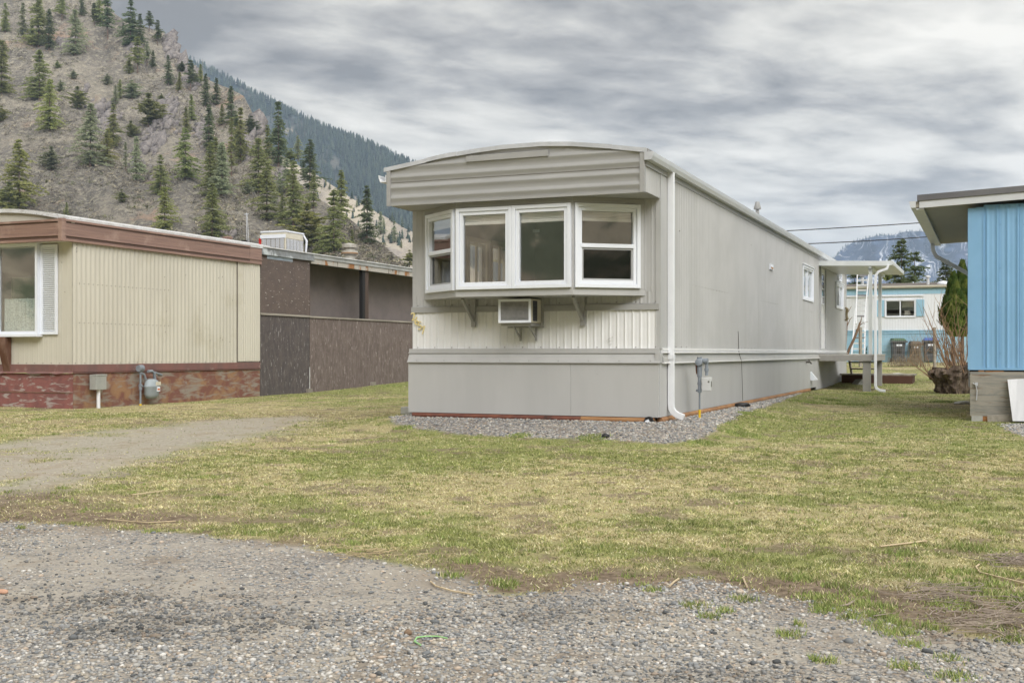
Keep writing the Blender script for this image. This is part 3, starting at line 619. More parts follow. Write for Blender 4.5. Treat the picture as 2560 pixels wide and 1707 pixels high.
def place_trees():
    rs = random.Random(11); items = []
    for src, ox, oy, k in ((T1, 0, 0, .38265), (T2, 500, 150, .33799)):
        for x, t, b, kd, mi in src: items.append((ox + x * k, oy + t * k, oy + b * k, kd, mi, 'A'))
    for x, t, b, kd, mi in TB: items.append((500 + x * .33799, 150 + t * .33799, 150 + b * .33799, kd, mi, 'B'))
    col = ['yellow-green', 'mid green', 'dark green', 'pale grey-green']
    shp = {'s': 'slim conifer', 'f': 'full conifer', 'p': 'gappy pine', 'b': 'low rounded pine', 't': 'thin bare-legged pine'}
    bands = [(-99, 95, 'at the slope top'), (95, 185, 'on the upper slope'), (185, 270, 'high on the middle slope'), (270, 345, 'halfway up the slope'),
             (345, 425, 'on the lower middle slope'), (425, 520, 'low on the slope'), (520, 999, 'at the slope foot behind the roofs')]
    buckets = {}
    for it in items:
        bd = next(t for a, b, t in bands if a <= it[2] < b) if it[5] == 'A' else 'on the far pale grass slope'
        buckets.setdefault((bd, it[4], it[3]), []).append(it)
    ordn = ['leftmost', 'second', 'third', 'fourth', 'fifth', 'sixth', 'seventh', 'eighth', 'ninth']
    for (bd, mi, kd), lst in buckets.items():
        lst.sort(key=lambda q: q[0])
        for i, (px, t, b, kd_, mi_, hill) in enumerate(lst):
            if len(lst) == 1: lab = 'only %s %s %s' % (col[mi], shp[kd], bd)
            elif i == 0: lab = 'leftmost of the %s %ss %s' % (col[mi], shp[kd], bd)
            else: lab = '%s from left of the %s %ss %s' % (ordn[i], col[mi], shp[kd], bd)
            if hill == 'A': loc = hillA(px, b)
            else:
                D = float(hillB_D(np.float64(px), np.float64(b))); loc = ((px - 1280) / F * D, D, H + (Y0 - b) / F * D)
            h = (b - t) / F * loc[1]
            kind = {'s': 'slim%d' % rs.randrange(5), 'f': 'full%d' % rs.randrange(5), 'p': 'pine%d' % rs.randrange(2), 'b': 'bushy%d' % rs.randrange(2), 't': 'thin0'}[kd]
            sx = rs.uniform(.98, 1.22) * (1.5 if kd == 'b' else 1)
            if (b - t) > 120: sx *= .92
            conifer(loc, h, kind, mi, rs.uniform(0, 6.28), lab, 'conifers on the dry hillside' if hill == 'A' else 'small conifers on the pale slope', sx=sx)
    for px, t, b, lab in ((811, 505, 577, 'bare grey dead tree between the conifers low on the slope'), (507, 146, 205, 'bare dead treetop standing on the crest line'),
                          (715, 350, 400, 'thin leaning dead tree beside the tall dark conifer')):
        loc = hillA(px, b); r = empty('dead_tree', loc, rs.random() * 6, lab, 'dead tree', 'dead trees on the hillside'); hh = (b - t) / F * loc[1]; r.scale = (hh, hh, hh)
        o = SNAG.build('trunk', mat('dead_wood', (.20, .18, .16), .9), r)
place_trees()
def build_brush():                                # dry shrubs, rocks and tufts on the near slope
    rs = np.random.RandomState(8); n = 19000
    px = rs.uniform(-260, 1045, n); tp = HA_TOP(px); py = tp + (760 - tp) * rs.rand(n) ** .8 + 4
    dens = fbm(px, py, 1 / 60, 4, 101); k = dens > rs.uniform(.34, .56, n); px = px[k]; py = py[k]; n = len(px)
    D = hillA_D(px, py); X = (px - 1280) / F * D; Z = H + (Y0 - py) / F * D
    m = 22; s = rs.uniform(.4, 1.3, n)
    C0 = np.stack([X, D, Z], -1)[:, None, :]
    off = rs.normal(0, 1, (n, m, 3)) * np.array([.48, .48, .30]); off[..., 2] = np.abs(off[..., 2])
    P = C0 + off * s[:, None, None]
    a = rs.normal(0, 1, (n, m, 3, 3)) * .17 * s[:, None, None, None]
    V = (P[:, :, None, :] + a).reshape(-1, 3); Fc = np.arange(len(V)).reshape(-1, 3)
    pal = np.array([(.165, .15, .125), (.12, .108, .092), (.21, .19, .15), (.30, .265, .19), (.15, .15, .09), (.10, .115, .055)])
    c = pal[rs.choice(6, n, p=[.28, .2, .2, .14, .12, .06])]; c = np.repeat(c, m * 3, 0) * np.repeat(rs.uniform(.75, 1.25, n * m), 3)[:, None]
    o = np_mesh('brush', V, Fc, attr_mat('brush_twigs', .95), 3, np.concatenate([c, np.ones((len(c), 1))], 1)); tag(o, kind='stuff')
build_brush()
def build_rocks():                                # broken grey outcrops on the near slope
    bm = bmesh.new(); bmesh.ops.create_icosphere(bm, subdivisions=1, radius=1.0)
    V0 = np.array([v.co[:] for v in bm.verts]); F0 = np.array([[v.index for v in f.verts] for f in bm.faces]); bm.free(); rs = np.random.RandomState(12)
    V = []; Fc = []; o = 0
    for cx, cy, rx, ry, n, s in ((418, 285, 34, 42, 90, 1.7), (262, 298, 30, 36, 70, 1.6), (160, 108, 26, 14, 30, 1.6), (428, 112, 14, 26, 60, 2.4), (385, 350, 24, 26, 40, 1.5), (640, 312, 14, 20, 50, 1.9), (612, 365, 16, 26, 40, 1.6), (330, 110, 24, 20, 34, 1.4),
                                (90, 215, 40, 30, 24, 1.2), (560, 588, 26, 9, 24, 1.0), (350, 400, 50, 40, 24, 1.1), (205, 250, 30, 20, 16, 1.1), (480, 200, 22, 24, 40, 1.7), (500, 330, 18, 40, 26, 1.3), (700, 445, 14, 22, 20, 1.3), (455, 165, 10, 10, 24, 1.8)):
        for _ in range(int(n * 2.2)):
            px = cx + rs.normal() * rx * .5; py = max(cy + rs.normal() * ry * .5, float(HA_TOP(px)) + 3); x, y, z = hillA(px, py); q = .52 * s * np.exp(rs.normal() * .45)
            P = V0 * rs.uniform(.6, 1.35, (len(V0), 1)) * np.array([rs.uniform(.6, 1.3), rs.uniform(.6, 1.1), rs.uniform(.7, 1.7)]) * q; t = rs.uniform(0, 6.28)
            P = np.stack([P[:, 0] * np.cos(t) - P[:, 1] * np.sin(t) + P[:, 2] * .35, P[:, 0] * np.sin(t) + P[:, 1] * np.cos(t), P[:, 2]], -1) + np.array([x, y, z]); V.append(P); Fc.append(F0 + o); o += len(V0)
    ob = np_mesh('rocks', np.concatenate(V), np.concatenate(Fc), mat('outcrop_rock', (.13, .12, .12), .9, (.20, .18, .17), .8, bump=.8, bscale=1.5, bdist=.4, col3=(.09, .08, .085), n3=.6, lo3=.55, hi3=.62), 3); tag(ob, kind='stuff')
build_rocks()
def build_forest(name, top, Dfun, x0, x1, n, hh, m, dens, ymax, seed, edge=260):
    rs = np.random.RandomState(seed); px = rs.uniform(x0, x1, n); tp = top(px); py = tp + (ymax - tp) * rs.rand(n) ** 1.1
    k = dens(px, py) > rs.rand(n); px = px[k]; py = py[k]
    ex = np.linspace(x0, x1, edge) + rs.uniform(-3, 3, edge); px = np.r_[px, ex]; py = np.r_[py, top(ex) + 1.5]
    n = len(px); D = Dfun(px, py); X = (px - 1280) / F * D; Z = H + (Y0 - py) / F * D; h = hh * rs.uniform(.55, 1.25, n)
    V = []; Fc = []; tiers = 4; q = 5
    for t in range(tiers):
        zb = .02 + .23 * t; zt = min(1.0, zb + .42); r = .24 * (1 - .22 * t)
        th = rs.uniform(0, 6.28, n)[:, None] + np.arange(q) / q * 6.283
        rr = r * rs.uniform(.6, 1.25, (n, q)) * h[:, None]
        ring = np.stack([X[:, None] + np.cos(th) * rr, D[:, None] + np.sin(th) * rr, (Z + zb * h)[:, None] + rs.uniform(-.05, .03, (n, q)) * h[:, None]], -1)
        ap = np.stack([X, D, Z + zt * h], -1)[:, None]; V.append(np.concatenate([ring, ap], 1))
    V = np.stack(V, 1).reshape(-1, 3); base = (np.arange(n * tiers) * (q + 1))[:, None, None]
    f0 = np.array([[k, (k + 1) % q, q] for k in range(q)])[None]; Fc = (base + f0).reshape(-1, 3)
    pal = np.array([(.028, .042, .036), (.038, .056, .046), (.052, .068, .052), (.03, .042, .04)]); c = pal[rs.randint(0, 4, n)]; c = np.repeat(c, tiers * (q + 1), 0)  # greens shifted to blue, far haze painted into the needles
    o = np_mesh(name, V, Fc, m, 3, np.concatenate([c, np.ones((len(c), 1))], 1)); tag(o, kind='stuff')
m_forest = attr_mat('far_needles', .9)
build_forest('far_forest', HC_TOP, hillC_D, 380, 1080, 9000, 10.5, m_forest, lambda x, y: .25 + .75 * sstep(fbm(x, y, 1 / 45, 4, 111), .36, .52), 620, 21)
build_forest('mountain_forest', HD_TOP, hillD_D, 2060, 2440, 400, 10, m_forest, lambda x, y: sstep(fbm(x, y, 1 / 30, 3, 113), .35, .55), 720, 22, edge=110)
build_forest('slope_saplings', HB_TOP, hillB_D, 690, 1040, 60, 5, m_forest, lambda x, y: .8 + 0 * x, 620, 23, edge=12)
# trees standing behind the white and blue trailer
def near_tree(px, top, foot, Yd, kind, mi, lab, sx=1.0, name='pine_tree'):
    X = (px - 1280) / F * Yd; z0 = gz(X, Yd); zt = H + (Y0 - top) / F * Yd
    return conifer((X, Yd, z0), zt - z0, kind, mi, px * .37, lab, 'conifers behind the white and blue trailer', name, sx)
VAR['far0'] = conifer_meshes(60, width=.27, bare=.25, levels=26, per=7, power=.7, ragged=.45, tuft=.75)
VAR['far1'] = conifer_meshes(61, width=.24, bare=.2, levels=24, per=7, power=.6, ragged=.55, tuft=.75)
near_tree(2253, 598, 0, 78, 'far0', 2, 'tallest dark conifer behind the white and blue trailer')
near_tree(2287, 626, 0, 76, 'far1', 2, 'dark conifer pressed against the right of the tallest one')
near_tree(2364, 647, 0, 84, 'far0', 2, 'smaller dark conifer between the roof pipe and the cedars', 1.05)
near_tree(2137, 672, 0, 80, 'far1', 2, 'dark conifer seen behind the top of the ladder', 1.1)
near_tree(2218, 676, 0, 74, 'bushy0', 1, 'low green pine behind the porch posts', .9)
near_tree(2334, 700, 0, 90, 'bushy1', 3, 'low pale bush-like pine left of the smaller conifer', .6)

# ------------------------------------------------------------------ siding, windows and other house pieces
def prof_round(u):  return .5 - .5 * math.cos(2 * math.pi * u)
def prof_rib(u):    # flat pan with one narrow rounded rib
    return (0.5 - 0.5 * math.cos(2 * math.pi * (u - .62) / .38)) if u > .62 else (0.22 * (0.5 - 0.5 * math.cos(2 * math.pi * (u - .2) / .22)) if .2 < u < .42 else 0.0)
def sheet(mb, axis, a0, a1, z0, z1, plane, out, pitch, depth, prof=prof_round, nper=8, holes=(), phase=0.0):
    cuts = sorted({a0, a1} | {max(a0, min(a1, h[i])) for h in holes for i in (0, 1)})
    for c0, c1 in zip(cuts, cuts[1:]):
        if c1 - c0 < 1e-5: continue
        mid = (c0 + c1) / 2; hs = sorted((h[2], h[3]) for h in holes if h[0] < mid < h[1]); segs = []; z = z0
        for b, t in hs:
            if b > z: segs.append((z, b))
            z = max(z, t)
        if z < z1: segs.append((z, z1))
        k0 = math.floor(c0 / pitch * nper) + 1; k1 = math.ceil(c1 / pitch * nper) - 1
        As = [c0] + [k * pitch / nper for k in range(k0, k1 + 1) if c0 + 1e-4 < k * pitch / nper < c1 - 1e-4] + [c1]
        offs = [plane + out * depth * prof(((a + phase) / pitch) % 1.0) for a in As]
        for zb, zt in segs:
            vs = []
            for a, o in zip(As, offs):
                for zz in (zb, zt): vs.append((a, o, zz) if axis == 'x' else (o, a, zz))
            mb.add(vs, [(2 * i, 2 * i + 2, 2 * i + 3, 2 * i + 1) for i in range(len(As) - 1)])
    return mb
def wall_slab(mb, axis, a0, a1, z0, z1, p0, p1, holes=()):
    cuts = sorted({a0, a1} | {h[i] for h in holes for i in (0, 1)})
    for c0, c1 in zip(cuts, cuts[1:]):
        mid = (c0 + c1) / 2; hs = sorted((h[2], h[3]) for h in holes if h[0] < mid < h[1]); z = z0
        for b, t in hs + [(z1, z1)]:
            if b > z + 1e-5: mb.box(*((c0, c1, p0, p1) if axis == 'x' else (p0, p1, c0, c1)), z, b)
            z = max(z, t)
    return mb
class Frame3:      # a plane in local space: origin, direction along, outward direction (both horizontal)
    def __init__(s, o, along, out): s.o = Vector(o); s.a = Vector(along).normalized(); s.n = Vector(out).normalized()
    def p(s, u, z, d=0.0): return s.o + s.a * u + s.n * d + Vector((0, 0, z))
    def box(s, mb, u0, u1, z0, z1, d0, d1):
        vs = [s.p(u, z, d) for d in (d0, d1) for u, z in ((u0, z0), (u1, z0), (u1, z1), (u0, z1))]
        return mb.add(vs, [(0, 1, 2, 3), (7, 6, 5, 4), (0, 4, 5, 1), (1, 5, 6, 2), (2, 6, 7, 3), (3, 7, 4, 0)])
    def ring(s, mb, u0, u1, z0, z1, w, d0, d1, wb=None, wt=None):
        wb = w if wb is None else wb; wt = w if wt is None else wt
        s.box(mb, u0, u0 + w, z0, z1, d0, d1); s.box(mb, u1 - w, u1, z0, z1, d0, d1)
        s.box(mb, u0 + w, u1 - w, z0, z0 + wb, d0, d1); s.box(mb, u0 + w, u1 - w, z1 - wt, z1, d0, d1)
m_vinyl = mat('white_vinyl', (.77, .805, .88), .35, (.74, .775, .85), 3)
m_grey = mat('grey_paint', (.445, .447, .452), .55, (.413, .415, .420), 2.5, bump=.08, bscale=25, spec=.35)
m_grey_d = mat('grey_fascia_paint', (.355, .356, .356), .5, (.328, .329, .329), 2.0, stretch=(1, 1, 6), spec=.35)
m_side = mat('grey_side_paint', (.450, .453, .458), .5, (.417, .420, .425), 1.3, spec=.35, bump=.35, bscale=1.6, bdist=.03, detail=3, col3=(.385, .387, .385), n3=2.2, lo3=.52, hi3=.74, st3=(1, 1, .12))
m_light = mat('off_white_siding', (.77, .775, .79), .5, (.73, .735, .75), 3)
m_skirt = mat('grey_plywood_paint', (.450, .452, .456), .7, (.418, .420, .424), 1.6, bump=.25, bscale=14, stretch=(1, 1, .25), lo=.42, hi=.64, col3=(.30, .295, .28), n3=22, lo3=.70, hi3=.74, st3=(.6, .6, 2))
m_metal = mat('galvanised_trim', (.58, .60, .65), .35, (.49, .51, .55), 4, metal=.15, spec=.5)
m_gutter = mat('white_aluminium', (.56, .58, .61), .3, (.60, .62, .65), 2, spec=.5)
m_white_al = mat('white_enamel_pipe', (.76, .78, .82), .3, (.72, .74, .78), 2, spec=.5)
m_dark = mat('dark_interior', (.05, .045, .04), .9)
m_log = mat('peeled_log', (.40, .22, .10), .8, (.30, .155, .075), 3, stretch=(.4, 1, 1), bump=.3, bscale=20, col3=(.14, .07, .045), n3=5, lo3=.62, hi3=.7)
m_log_red = mat('red_brown_log', (.22, .085, .055), .8, (.15, .06, .045), 5, bump=.3, bscale=20, col3=(.06, .035, .03), n3=3, lo3=.58, hi3=.66)
m_roof = mat('roof_sheet', (.45, .46, .48), .5, (.38, .39, .41), 1)
m_glass = glass_mat('window_glass')
m_screen = glass_mat('screened_glass', (.42, .43, .43), .12)
m_blind = mat('blind_slats', (.85, .85, .84), .7, (.76, .76, .74), 40, stretch=(.1, .1, 3))
m_room = mat('room_paint', (.42, .38, .33), .9, (.36, .33, .29), 2)
m_trim_in = mat('cream_inner_trim', (.66, .64, .56), .6)
m_screw = mat('weathered_screw', (.12, .105, .09), .6)
def window_unit(parent, fr, u0, u1, z0, z1, style='fixed', flange=.05, inner=.045, label=None, blind=True, d=0.0, glass=None, fm=None):
    fm = fm or m_vinyl; mb = MB(); fr.ring(mb, u0, u1, z0, z1, flange, d - .02, d + .035); w = fr_obj = mb.build('window', fm, parent, bevel=.004, label=label)
    mb = MB(); a = u0 + flange; b = u1 - flange; c = z0 + flange; e = z1 - flange
    fr.ring(mb, a + .002, b - .002, c + .002, e - .002, inner, d - .04, d + .018)
    mb.build('frame', fm, w, bevel=.003)
    a += inner; b -= inner; c += inner; e -= inner
    g = glass or m_glass
    if style == 'hung':
        zm = c + (e - c) * .50; mb = MB(); fr.box(mb, a - .02, b + .02, zm - .026, zm + .026, d - .035, d + .024); mb.build('meeting_rail', fm, w, bevel=.003)
        mb = MB(); fr.ring(mb, a + .003, b - .003, c + .003, zm - .029, .022, d - .045, d + .004); mb.build('screen_frame', mat('grey_sash', (.42, .43, .45), .4), w)
        mb = MB(); fr.box(mb, a + .02, b - .02, c + .02, zm - .04, d - .030, d - .027); mb.build('pane', m_screen if glass is None else glass, w)
        mb = MB(); fr.box(mb, a - .002, b + .002, zm + .026, e + .002, d - .030, d - .026); mb.build('pane', g, w)
    elif style == 'slider':
        um = (a + b) / 2; mb = MB(); fr.box(mb, um - .025, um + .025, c, e, d - .035, d + .01); mb.build('meeting_rail', fm, w)
        for q0, q1 in ((a, um - .025), (um + .025, b)):
            mb = MB(); fr.box(mb, q0 - .002, q1 + .002, c - .002, e + .002, d - .03, d - .026); mb.build('pane', g, w)
    else:
        mb = MB(); fr.box(mb, a - .002, b + .002, c - .002, e + .002, d - .03, d - .026); mb.build('pane', g, w)
    if blind:
        mb = MB()
        for k in range(5): fr.box(mb, a + .01, b - .01, e - .022 - k * .019, e - .008 - k * .019, d - .085, d - .052)
        fr.box(mb, a + .008, b - .008, e - .128, e - .098, d - .085, d - .048)
        mb.build('blind', m_blind, w)
    return w
def screws(mb, pts, n, r=.006, t=.004):
    n = Vector(n).normalized(); r = r * .62
    for p in pts:
        p = Vector(p); x = n.orthogonal().normalized(); y = n.cross(x); mb.obox(p + n * t / 2, x * r, y * r, n * t)

def text_digit(ch, parent, loc, size, m, rot):
    cu = bpy.data.curves.new('digit_curve', 'FONT'); cu.body = ch; cu.size = size; cu.extrude = .006; cu.align_x = 'CENTER'; cu.align_y = 'CENTER'; cu.offset = 0
    t = bpy.data.objects.new('tmp', cu); C.objects.link(t)
    dg = bpy.context.evaluated_depsgraph_get(); me = bpy.data.meshes.new_from_object(t.evaluated_get(dg)); bpy.data.objects.remove(t, do_unlink=True)
    me.materials.clear(); me.materials.append(m); o = bpy.data.objects.new('digit', me); C.objects.link(o); o.parent = parent; o.location = loc; o.rotation_euler = rot; return o

# ------------------------------------------------------------------ the grey mobile home
W, Ln, Q, ZF = 3.66, 21.05, 0.735, 3.281
ARC = [(-.03, 3.790), (.5, 3.862), (.84, 3.915), (1.34, 3.961), (1.75, 3.985), (2.26, 3.985), (2.7, 3.955), (3.24, 3.885), (3.69, 3.815)]
def arc(x): return float(np.interp(x, [a for a, b in ARC], [b for a, b in ARC]))
def main_home():
    g = empty('mobile_home', (*MAINO, 0), -TH, 'light grey mobile home with white framed bay window facing the lawn', 'mobile home')
    P = lambda mb, n, m, **k: mb.build(n, m, g, **k)
    bay = [Vector((.19, 0, 0)), Vector((.985, -.62, 0)), Vector((2.675, -.62, 0)), Vector((3.475, 0, 0))]
    # carcass
    mb = MB(); wall_slab(mb, 'x', 0.0, W, 1.30, 3.62, .012, .09, [(.24, 3.43, 2.02, 3.24)])
    P(mb, 'front_wall', m_grey)
    hs = [(12.42, 13.92, 2.55, 3.22), (18.56, 20.08, 2.57, 3.16), (15.42, 16.36, 1.31, 3.42)]
    mb = MB(); wall_slab(mb, 'y', .09, Ln, 1.30, 3.66, W - .09, W - .022, hs); P(mb, 'side_wall_core', m_room)
    mb = MB(); lw = [(1.72, 2.42, 2.02, 3.02), (2.62, 3.40, 2.36, 3.04)]
    wall_slab(mb, 'y', .09, Ln, 1.30, 3.66, 0.0, .09, lw); mb.box(.09, W - .09, Ln - .09, Ln, 1.30, 3.7); P(mb, 'rear_and_left_wall', m_side)
    mb = MB(); mb.box(.09, W - .09, .09, Ln - .09, 1.24, 1.30); P(mb, 'floor', m_room)
    mb = MB(); mb.box(.09, W - .09, .09, Ln - .09, 3.62, 3.66); P(mb, 'ceiling', m_trim_in if False else m_room)
    mb = MB(); mb.box(.09, W - .12, 4.6, 4.66, 1.30, 3.62); P(mb, 'room_partition', m_room)
    mb = MB()
    for y0, y1, z0, z1 in lw:
        f = Frame3((.09, 0, 0), (0, 1, 0), (1, 0, 0)); f.ring(mb, y0 - .06, y1 + .06, z0 - .06, z1 + .06, .075, .0, .03); f.box(mb, (y0 + y1) / 2 - .02, (y0 + y1) / 2 + .02, z0, z1, -.03, .0)
    P(mb, 'inner_window_trim', m_trim_in)
    for y0, y1, z0, z1 in lw:
        f = Frame3((0, 0, 0), (0, -1, 0), (-1, 0, 0)); window_unit(g, f, -y1 - .05, -y0 + .05, z0 - .05, z1 + .05, 'fixed', blind=False)
    # front siding
    mb = MB(); sheet(mb, 'x', .01, W - .01, 1.905, 2.06, 0, -1, .107, .010, prof_rib, 12)
    for a, b in ((.012, .20), (3.465, W - .012)):
        sheet(mb, 'x', a, b, 2.06, ZF, 0, -1, .085, .005, prof_rib, 12)
    P(mb, 'upper_siding', m_grey, smooth=True)
    mb = MB(); sheet(mb, 'x', .01, W - .01, 1.305, 1.835, 0, -1, .107, .013, prof_rib, 12); P(mb, 'lower_siding', m_light, smooth=True)
    mb = MB(); mb.box(0, .62, -.030, 0, 1.822, 1.905); mb.box(.623, 1.55, -.032, 0, 1.820, 1.902); mb.box(1.55, W - .004, -.030, 0, 1.818, 1.900); P(mb, 'belt_board', m_grey_d, bevel=.003)
    # floor trim, flared flashing, skirting, sill logs
    mb = MB(); mb.box(-.02, W + .012, -.055, .0, 1.250, 1.308); mb.box(-.028, W + .018, -.062, -.05, 1.244, 1.256); P(mb, 'floor_trim', m_grey)
    mb = MB(); mb.add([(-.02, -.045, 1.246), (W + .01, -.045, 1.246), (W + .03, -.085, 1.122), (-.035, -.085, 1.122), (-.02, -.005, 1.246), (W, -.005, 1.246), (W, -.05, 1.122), (-.03, -.05, 1.122)],
                      [(0, 1, 2, 3), (4, 7, 6, 5), (0, 3, 7, 4), (1, 5, 6, 2), (3, 2, 6, 7), (0, 4, 5, 1)])
    mb.box(-.037, W + .032, -.09, -.078, 1.112, 1.124); mb.box(W - .04, W + .028, -.078, .055, 1.118, 1.249)
    P(mb, 'flashing', m_grey)
    mb = MB(); screws(mb, [(x, -.083, 1.142) for x in np.arange(.12, W, .43)], (0, -1, .2)); screws(mb, [(x, -.013, 1.325) for x in np.arange(.10, W, .27)], (0, -1, 0), .008)
    P(mb, 'screw_row', m_screw); mb = MB(); screws(mb, [(x, -.012, 1.925) for x in np.arange(.10, W, .27)], (0, -1, 0), .008); P(mb, 'screw_row', m_screw); mb = MB()
    screws(mb, [(W + .012, y, 2.235) for y in np.arange(.55, 15, .20)], (1, 0, 0), .007); screws(mb, [(W + .012, y, 1.33) for y in np.arange(.5, 15, .30)], (1, 0, 0), .007)
    screws(mb, [(W + .012, y, z) for y, z in ((1.0, 2.95), (1.15, 2.93), (.5, 3.5), (3.9, 2.6), (6.2, 3.2), (9.1, 2.9), (4.4, 1.9))], (1, 0, 0), .008)
    P(mb, 'screw_row', m_screw)
    mb = MB(); mb.box(-.028, 2.44, -.062, -.02, .402, 1.112); mb.box(2.443, W + .0, -.062, -.02, .402, 1.112); P(mb, 'front_skirting', m_skirt)
    mb = MB()
    ys = [-.02, 2.44, 4.88, 7.32, 9.76, 12.2, 14.64, 17.1, Ln]
    for a, b in zip(ys, ys[1:]):
        bot = .402 if a < 13 else .34
        mb.box(W - .03, W + .012, a, b - .004, bot, 1.112)
    P(mb, 'side_skirting', m_skirt)
    mb = MB(); mb.box(-.02, .02, -.02, Ln, .34, 1.30); mb.box(0, W, Ln - .03, Ln, .3, 1.30); P(mb, 'far_skirting', m_skirt)
    mb = MB(); mb.box(W + .0, W + .035, .05, Ln, 1.285, 1.312); mb.box(W, W + .02, .05, Ln, 1.258, 1.285); mb.box(W, W + .055, .05, Ln, 1.246, 1.26); P(mb, 'side_drip_rail', m_light)
    mb = MB()
    rs = random.Random(2); ysx = [0.05 + i * .35 for i in range(60)] + [Ln]; dep = [.026 + rs.uniform(-.007, .007) for _ in ysx]
    vs = []; 
    for y, d in zip(ysx, dep): vs += [(W + .014, y, 1.246), (W + d, y, 1.19), (W + .040, y, 1.124), (W + .0, y, 1.124)]
    mb.add(vs, [tuple(4 * i + q for q in ((k), (k + 1) % 4, 4 + (k + 1) % 4, 4 + k)) for i in range(len(ysx) - 1) for k in range(4)])
    P(mb, 'side_flashing', mat('dented_flashing', (.43, .425, .41), .35, (.38, .375, .36), 1.5, spec=.5), smooth=True)
    mb = MB(); mb.box(W, W + .058, .05, Ln, 1.108, 1.124); P(mb, 'side_lower_rail', m_light)
    mb = MB(); mb.tube([(.03, -.03, .368), (1.2, -.03, .366), (2.58, -.03, .362)], [.036, .038, .040], 10); P(mb, 'sill_log', m_log_red, smooth=True)
    mb = MB(); mb.tube([(2.585, -.03, .362), (W - .06, -.03, .360)], [.04, .042], 10); P(mb, 'sill_log', m_log, smooth=True)
    for a, b in ((.05, 3.4), (3.42, 7.0), (7.02, 10.4), (10.42, 13.6)):
        mb = MB(); mb.tube([(W - .012, a, .36), (W - .012, (a + b) / 2, .362), (W - .012, b, .36)], [.042, .044, .04], 10); P(mb, 'sill_log', m_log, smooth=True)
    mb = MB(); mb.tube([(W - .12, -.03, .355), (W - .12, -.115, .352)], .062, 14); P(mb, 'drain_pipe_end', mat('black_plastic', (.02, .02, .022), .4), smooth=True)
    mb = MB(); mb.obox((W - .13, -.118, .345), (.024, 0, .012), (0, .002, 0), (-.012, 0, .024)); P(mb, 'pipe_label', m_vinyl)
    # bay window body
    def baypoly(grow): 
        o = [Vector(v) for v in bay]; o[0] = o[0] + Vector((-grow, 0, 0)); o[3] = o[3] + Vector((grow, 0, 0)); o[1] = o[1] + Vector((-grow * .5, -grow, 0)); o[2] = o[2] + Vector((grow * .5, -grow, 0))
        return [(v.x, v.y) for v in o]
    mb = MB(); mb.prism(baypoly(-.004), 2.004, 2.088); P(mb, 'bay_sill', m_grey, bevel=.003)
    mb = MB(); mb.prism(baypoly(-.004), 3.205, 3.279); P(mb, 'bay_header', m_grey_d, bevel=.003)
    mb = MB()
    for v, o in ((bay[0], (.03, .0)), (bay[1], (.012, .02)), (bay[2], (-.012, .02)), (bay[3], (-.03, .0))):
        mb.box(v.x + o[0] - .022, v.x + o[0] + .022, v.y + o[1] - .018, v.y + o[1] + .03, 2.088, 3.205)
    fl = Frame3(bay[0], bay[1] - bay[0], (-(.62), -(.795), 0)); fr_ = Frame3(bay[2], bay[3] - bay[2], (.62, -.80, 0)); fc = Frame3(bay[1], (1, 0, 0), (0, -1, 0))
    fl.box(mb, .02, .105, 2.088, 3.205, -.03, -.002); fr_.box(mb, .93, 1.00, 2.088, 3.205, -.03, -.002)
    for f, b in ((fl, 1.0), (fc, 1.69), (fr_, 1.0)): f.box(mb, 0.01, b, 2.06, 2.10, -.05, -.003); f.box(mb, 0.01, b, 3.19, 3.23, -.05, -.003)
    P(mb, 'bay_corner_post', m_grey)
    window_unit(g, fl, .105, .985, 2.095, 3.200, 'hung', label='narrow looking window on the left side of the bay')
    window_unit(g, fc, .015, .835, 2.100, 3.198, 'fixed', label='left pane of the paired centre windows')
    window_unit(g, fc, .837, 1.665, 2.100, 3.198, 'fixed', label='right pane of the paired centre windows')
    window_unit(g, fr_, .018, .925, 2.100, 3.198, 'hung', label='window on the right side of the bay')
    # small things seen through the glass
    mb = MB(); mb.tube([(1.75, .5, 3.55), (1.75, .5, 3.30)], .004, 4); mb.obox((1.72, .5, 2.98), (.05, 0, 0), (0, .004, 0), (0, 0, .022)); P(mb, 'price_tag', m_vinyl)
    # brackets under the bay
    for x, dx in ((.985, -.17), (2.600, -.13)):
        mb = MB(); mb.box(x - .033, x + .033, -.050, -.018, 1.612, 2.004); mb.beam((x + dx * 0, -.03, 1.68), (x - .02, -.36, 1.995), .035, .045); P(mb, 'bay_bracket', m_grey_d, bevel=.002)
    # torn dent in the siding
    mb = MB()
    for k, (a, b, c, d) in enumerate(((2.93, 1.405, 3.02, 1.455), (2.945, 1.39, 3.03, 1.41), (2.97, 1.345, 3.02, 1.365), (3.01, 1.44, 3.03, 1.47))):
        mb.tube([(a, -.014, b), ((a + c) / 2, -.022, (b + d) / 2 + .012), (c, -.014, d)], [.002, .004, .001], 4)
    P(mb, 'siding_dent', mat('bent_metal', (.55, .55, .53), .4))
    # overhang: ribbed fascia, soffit, cheeks
    yf = -Q; mb = MB(); prof = [(0, 0)]; zt = 3.95; z = ZF; pts = []
    rib = [0, .035, .075, .10, .125, .16]; 
    k = 0
    zz = ZF
    while zz < 4.0:
        for dz, o in ((0, 0), (.055, .002), (.078, .020), (.098, .022), (.128, .002)): pts.append((zz + dz, o))
        zz += .142
    pts = [p for p in pts if p[0] < 3.99]
    xs = np.linspace(.055, W - .045, 60); vs = []; fs = []
    for x in xs:
        top = arc(x) - .045
        for zz, o in pts: vs.append((x, yf - o, min(zz, top)))
    m_ = len(pts)
    for i in range(len(xs) - 1):
        for j in range(m_ - 1): fs.append((i * m_ + j, (i + 1) * m_ + j, (i + 1) * m_ + j + 1, i * m_ + j + 1))
    mb.add(vs, fs); P(mb, 'fascia', m_grey_d, smooth=True)
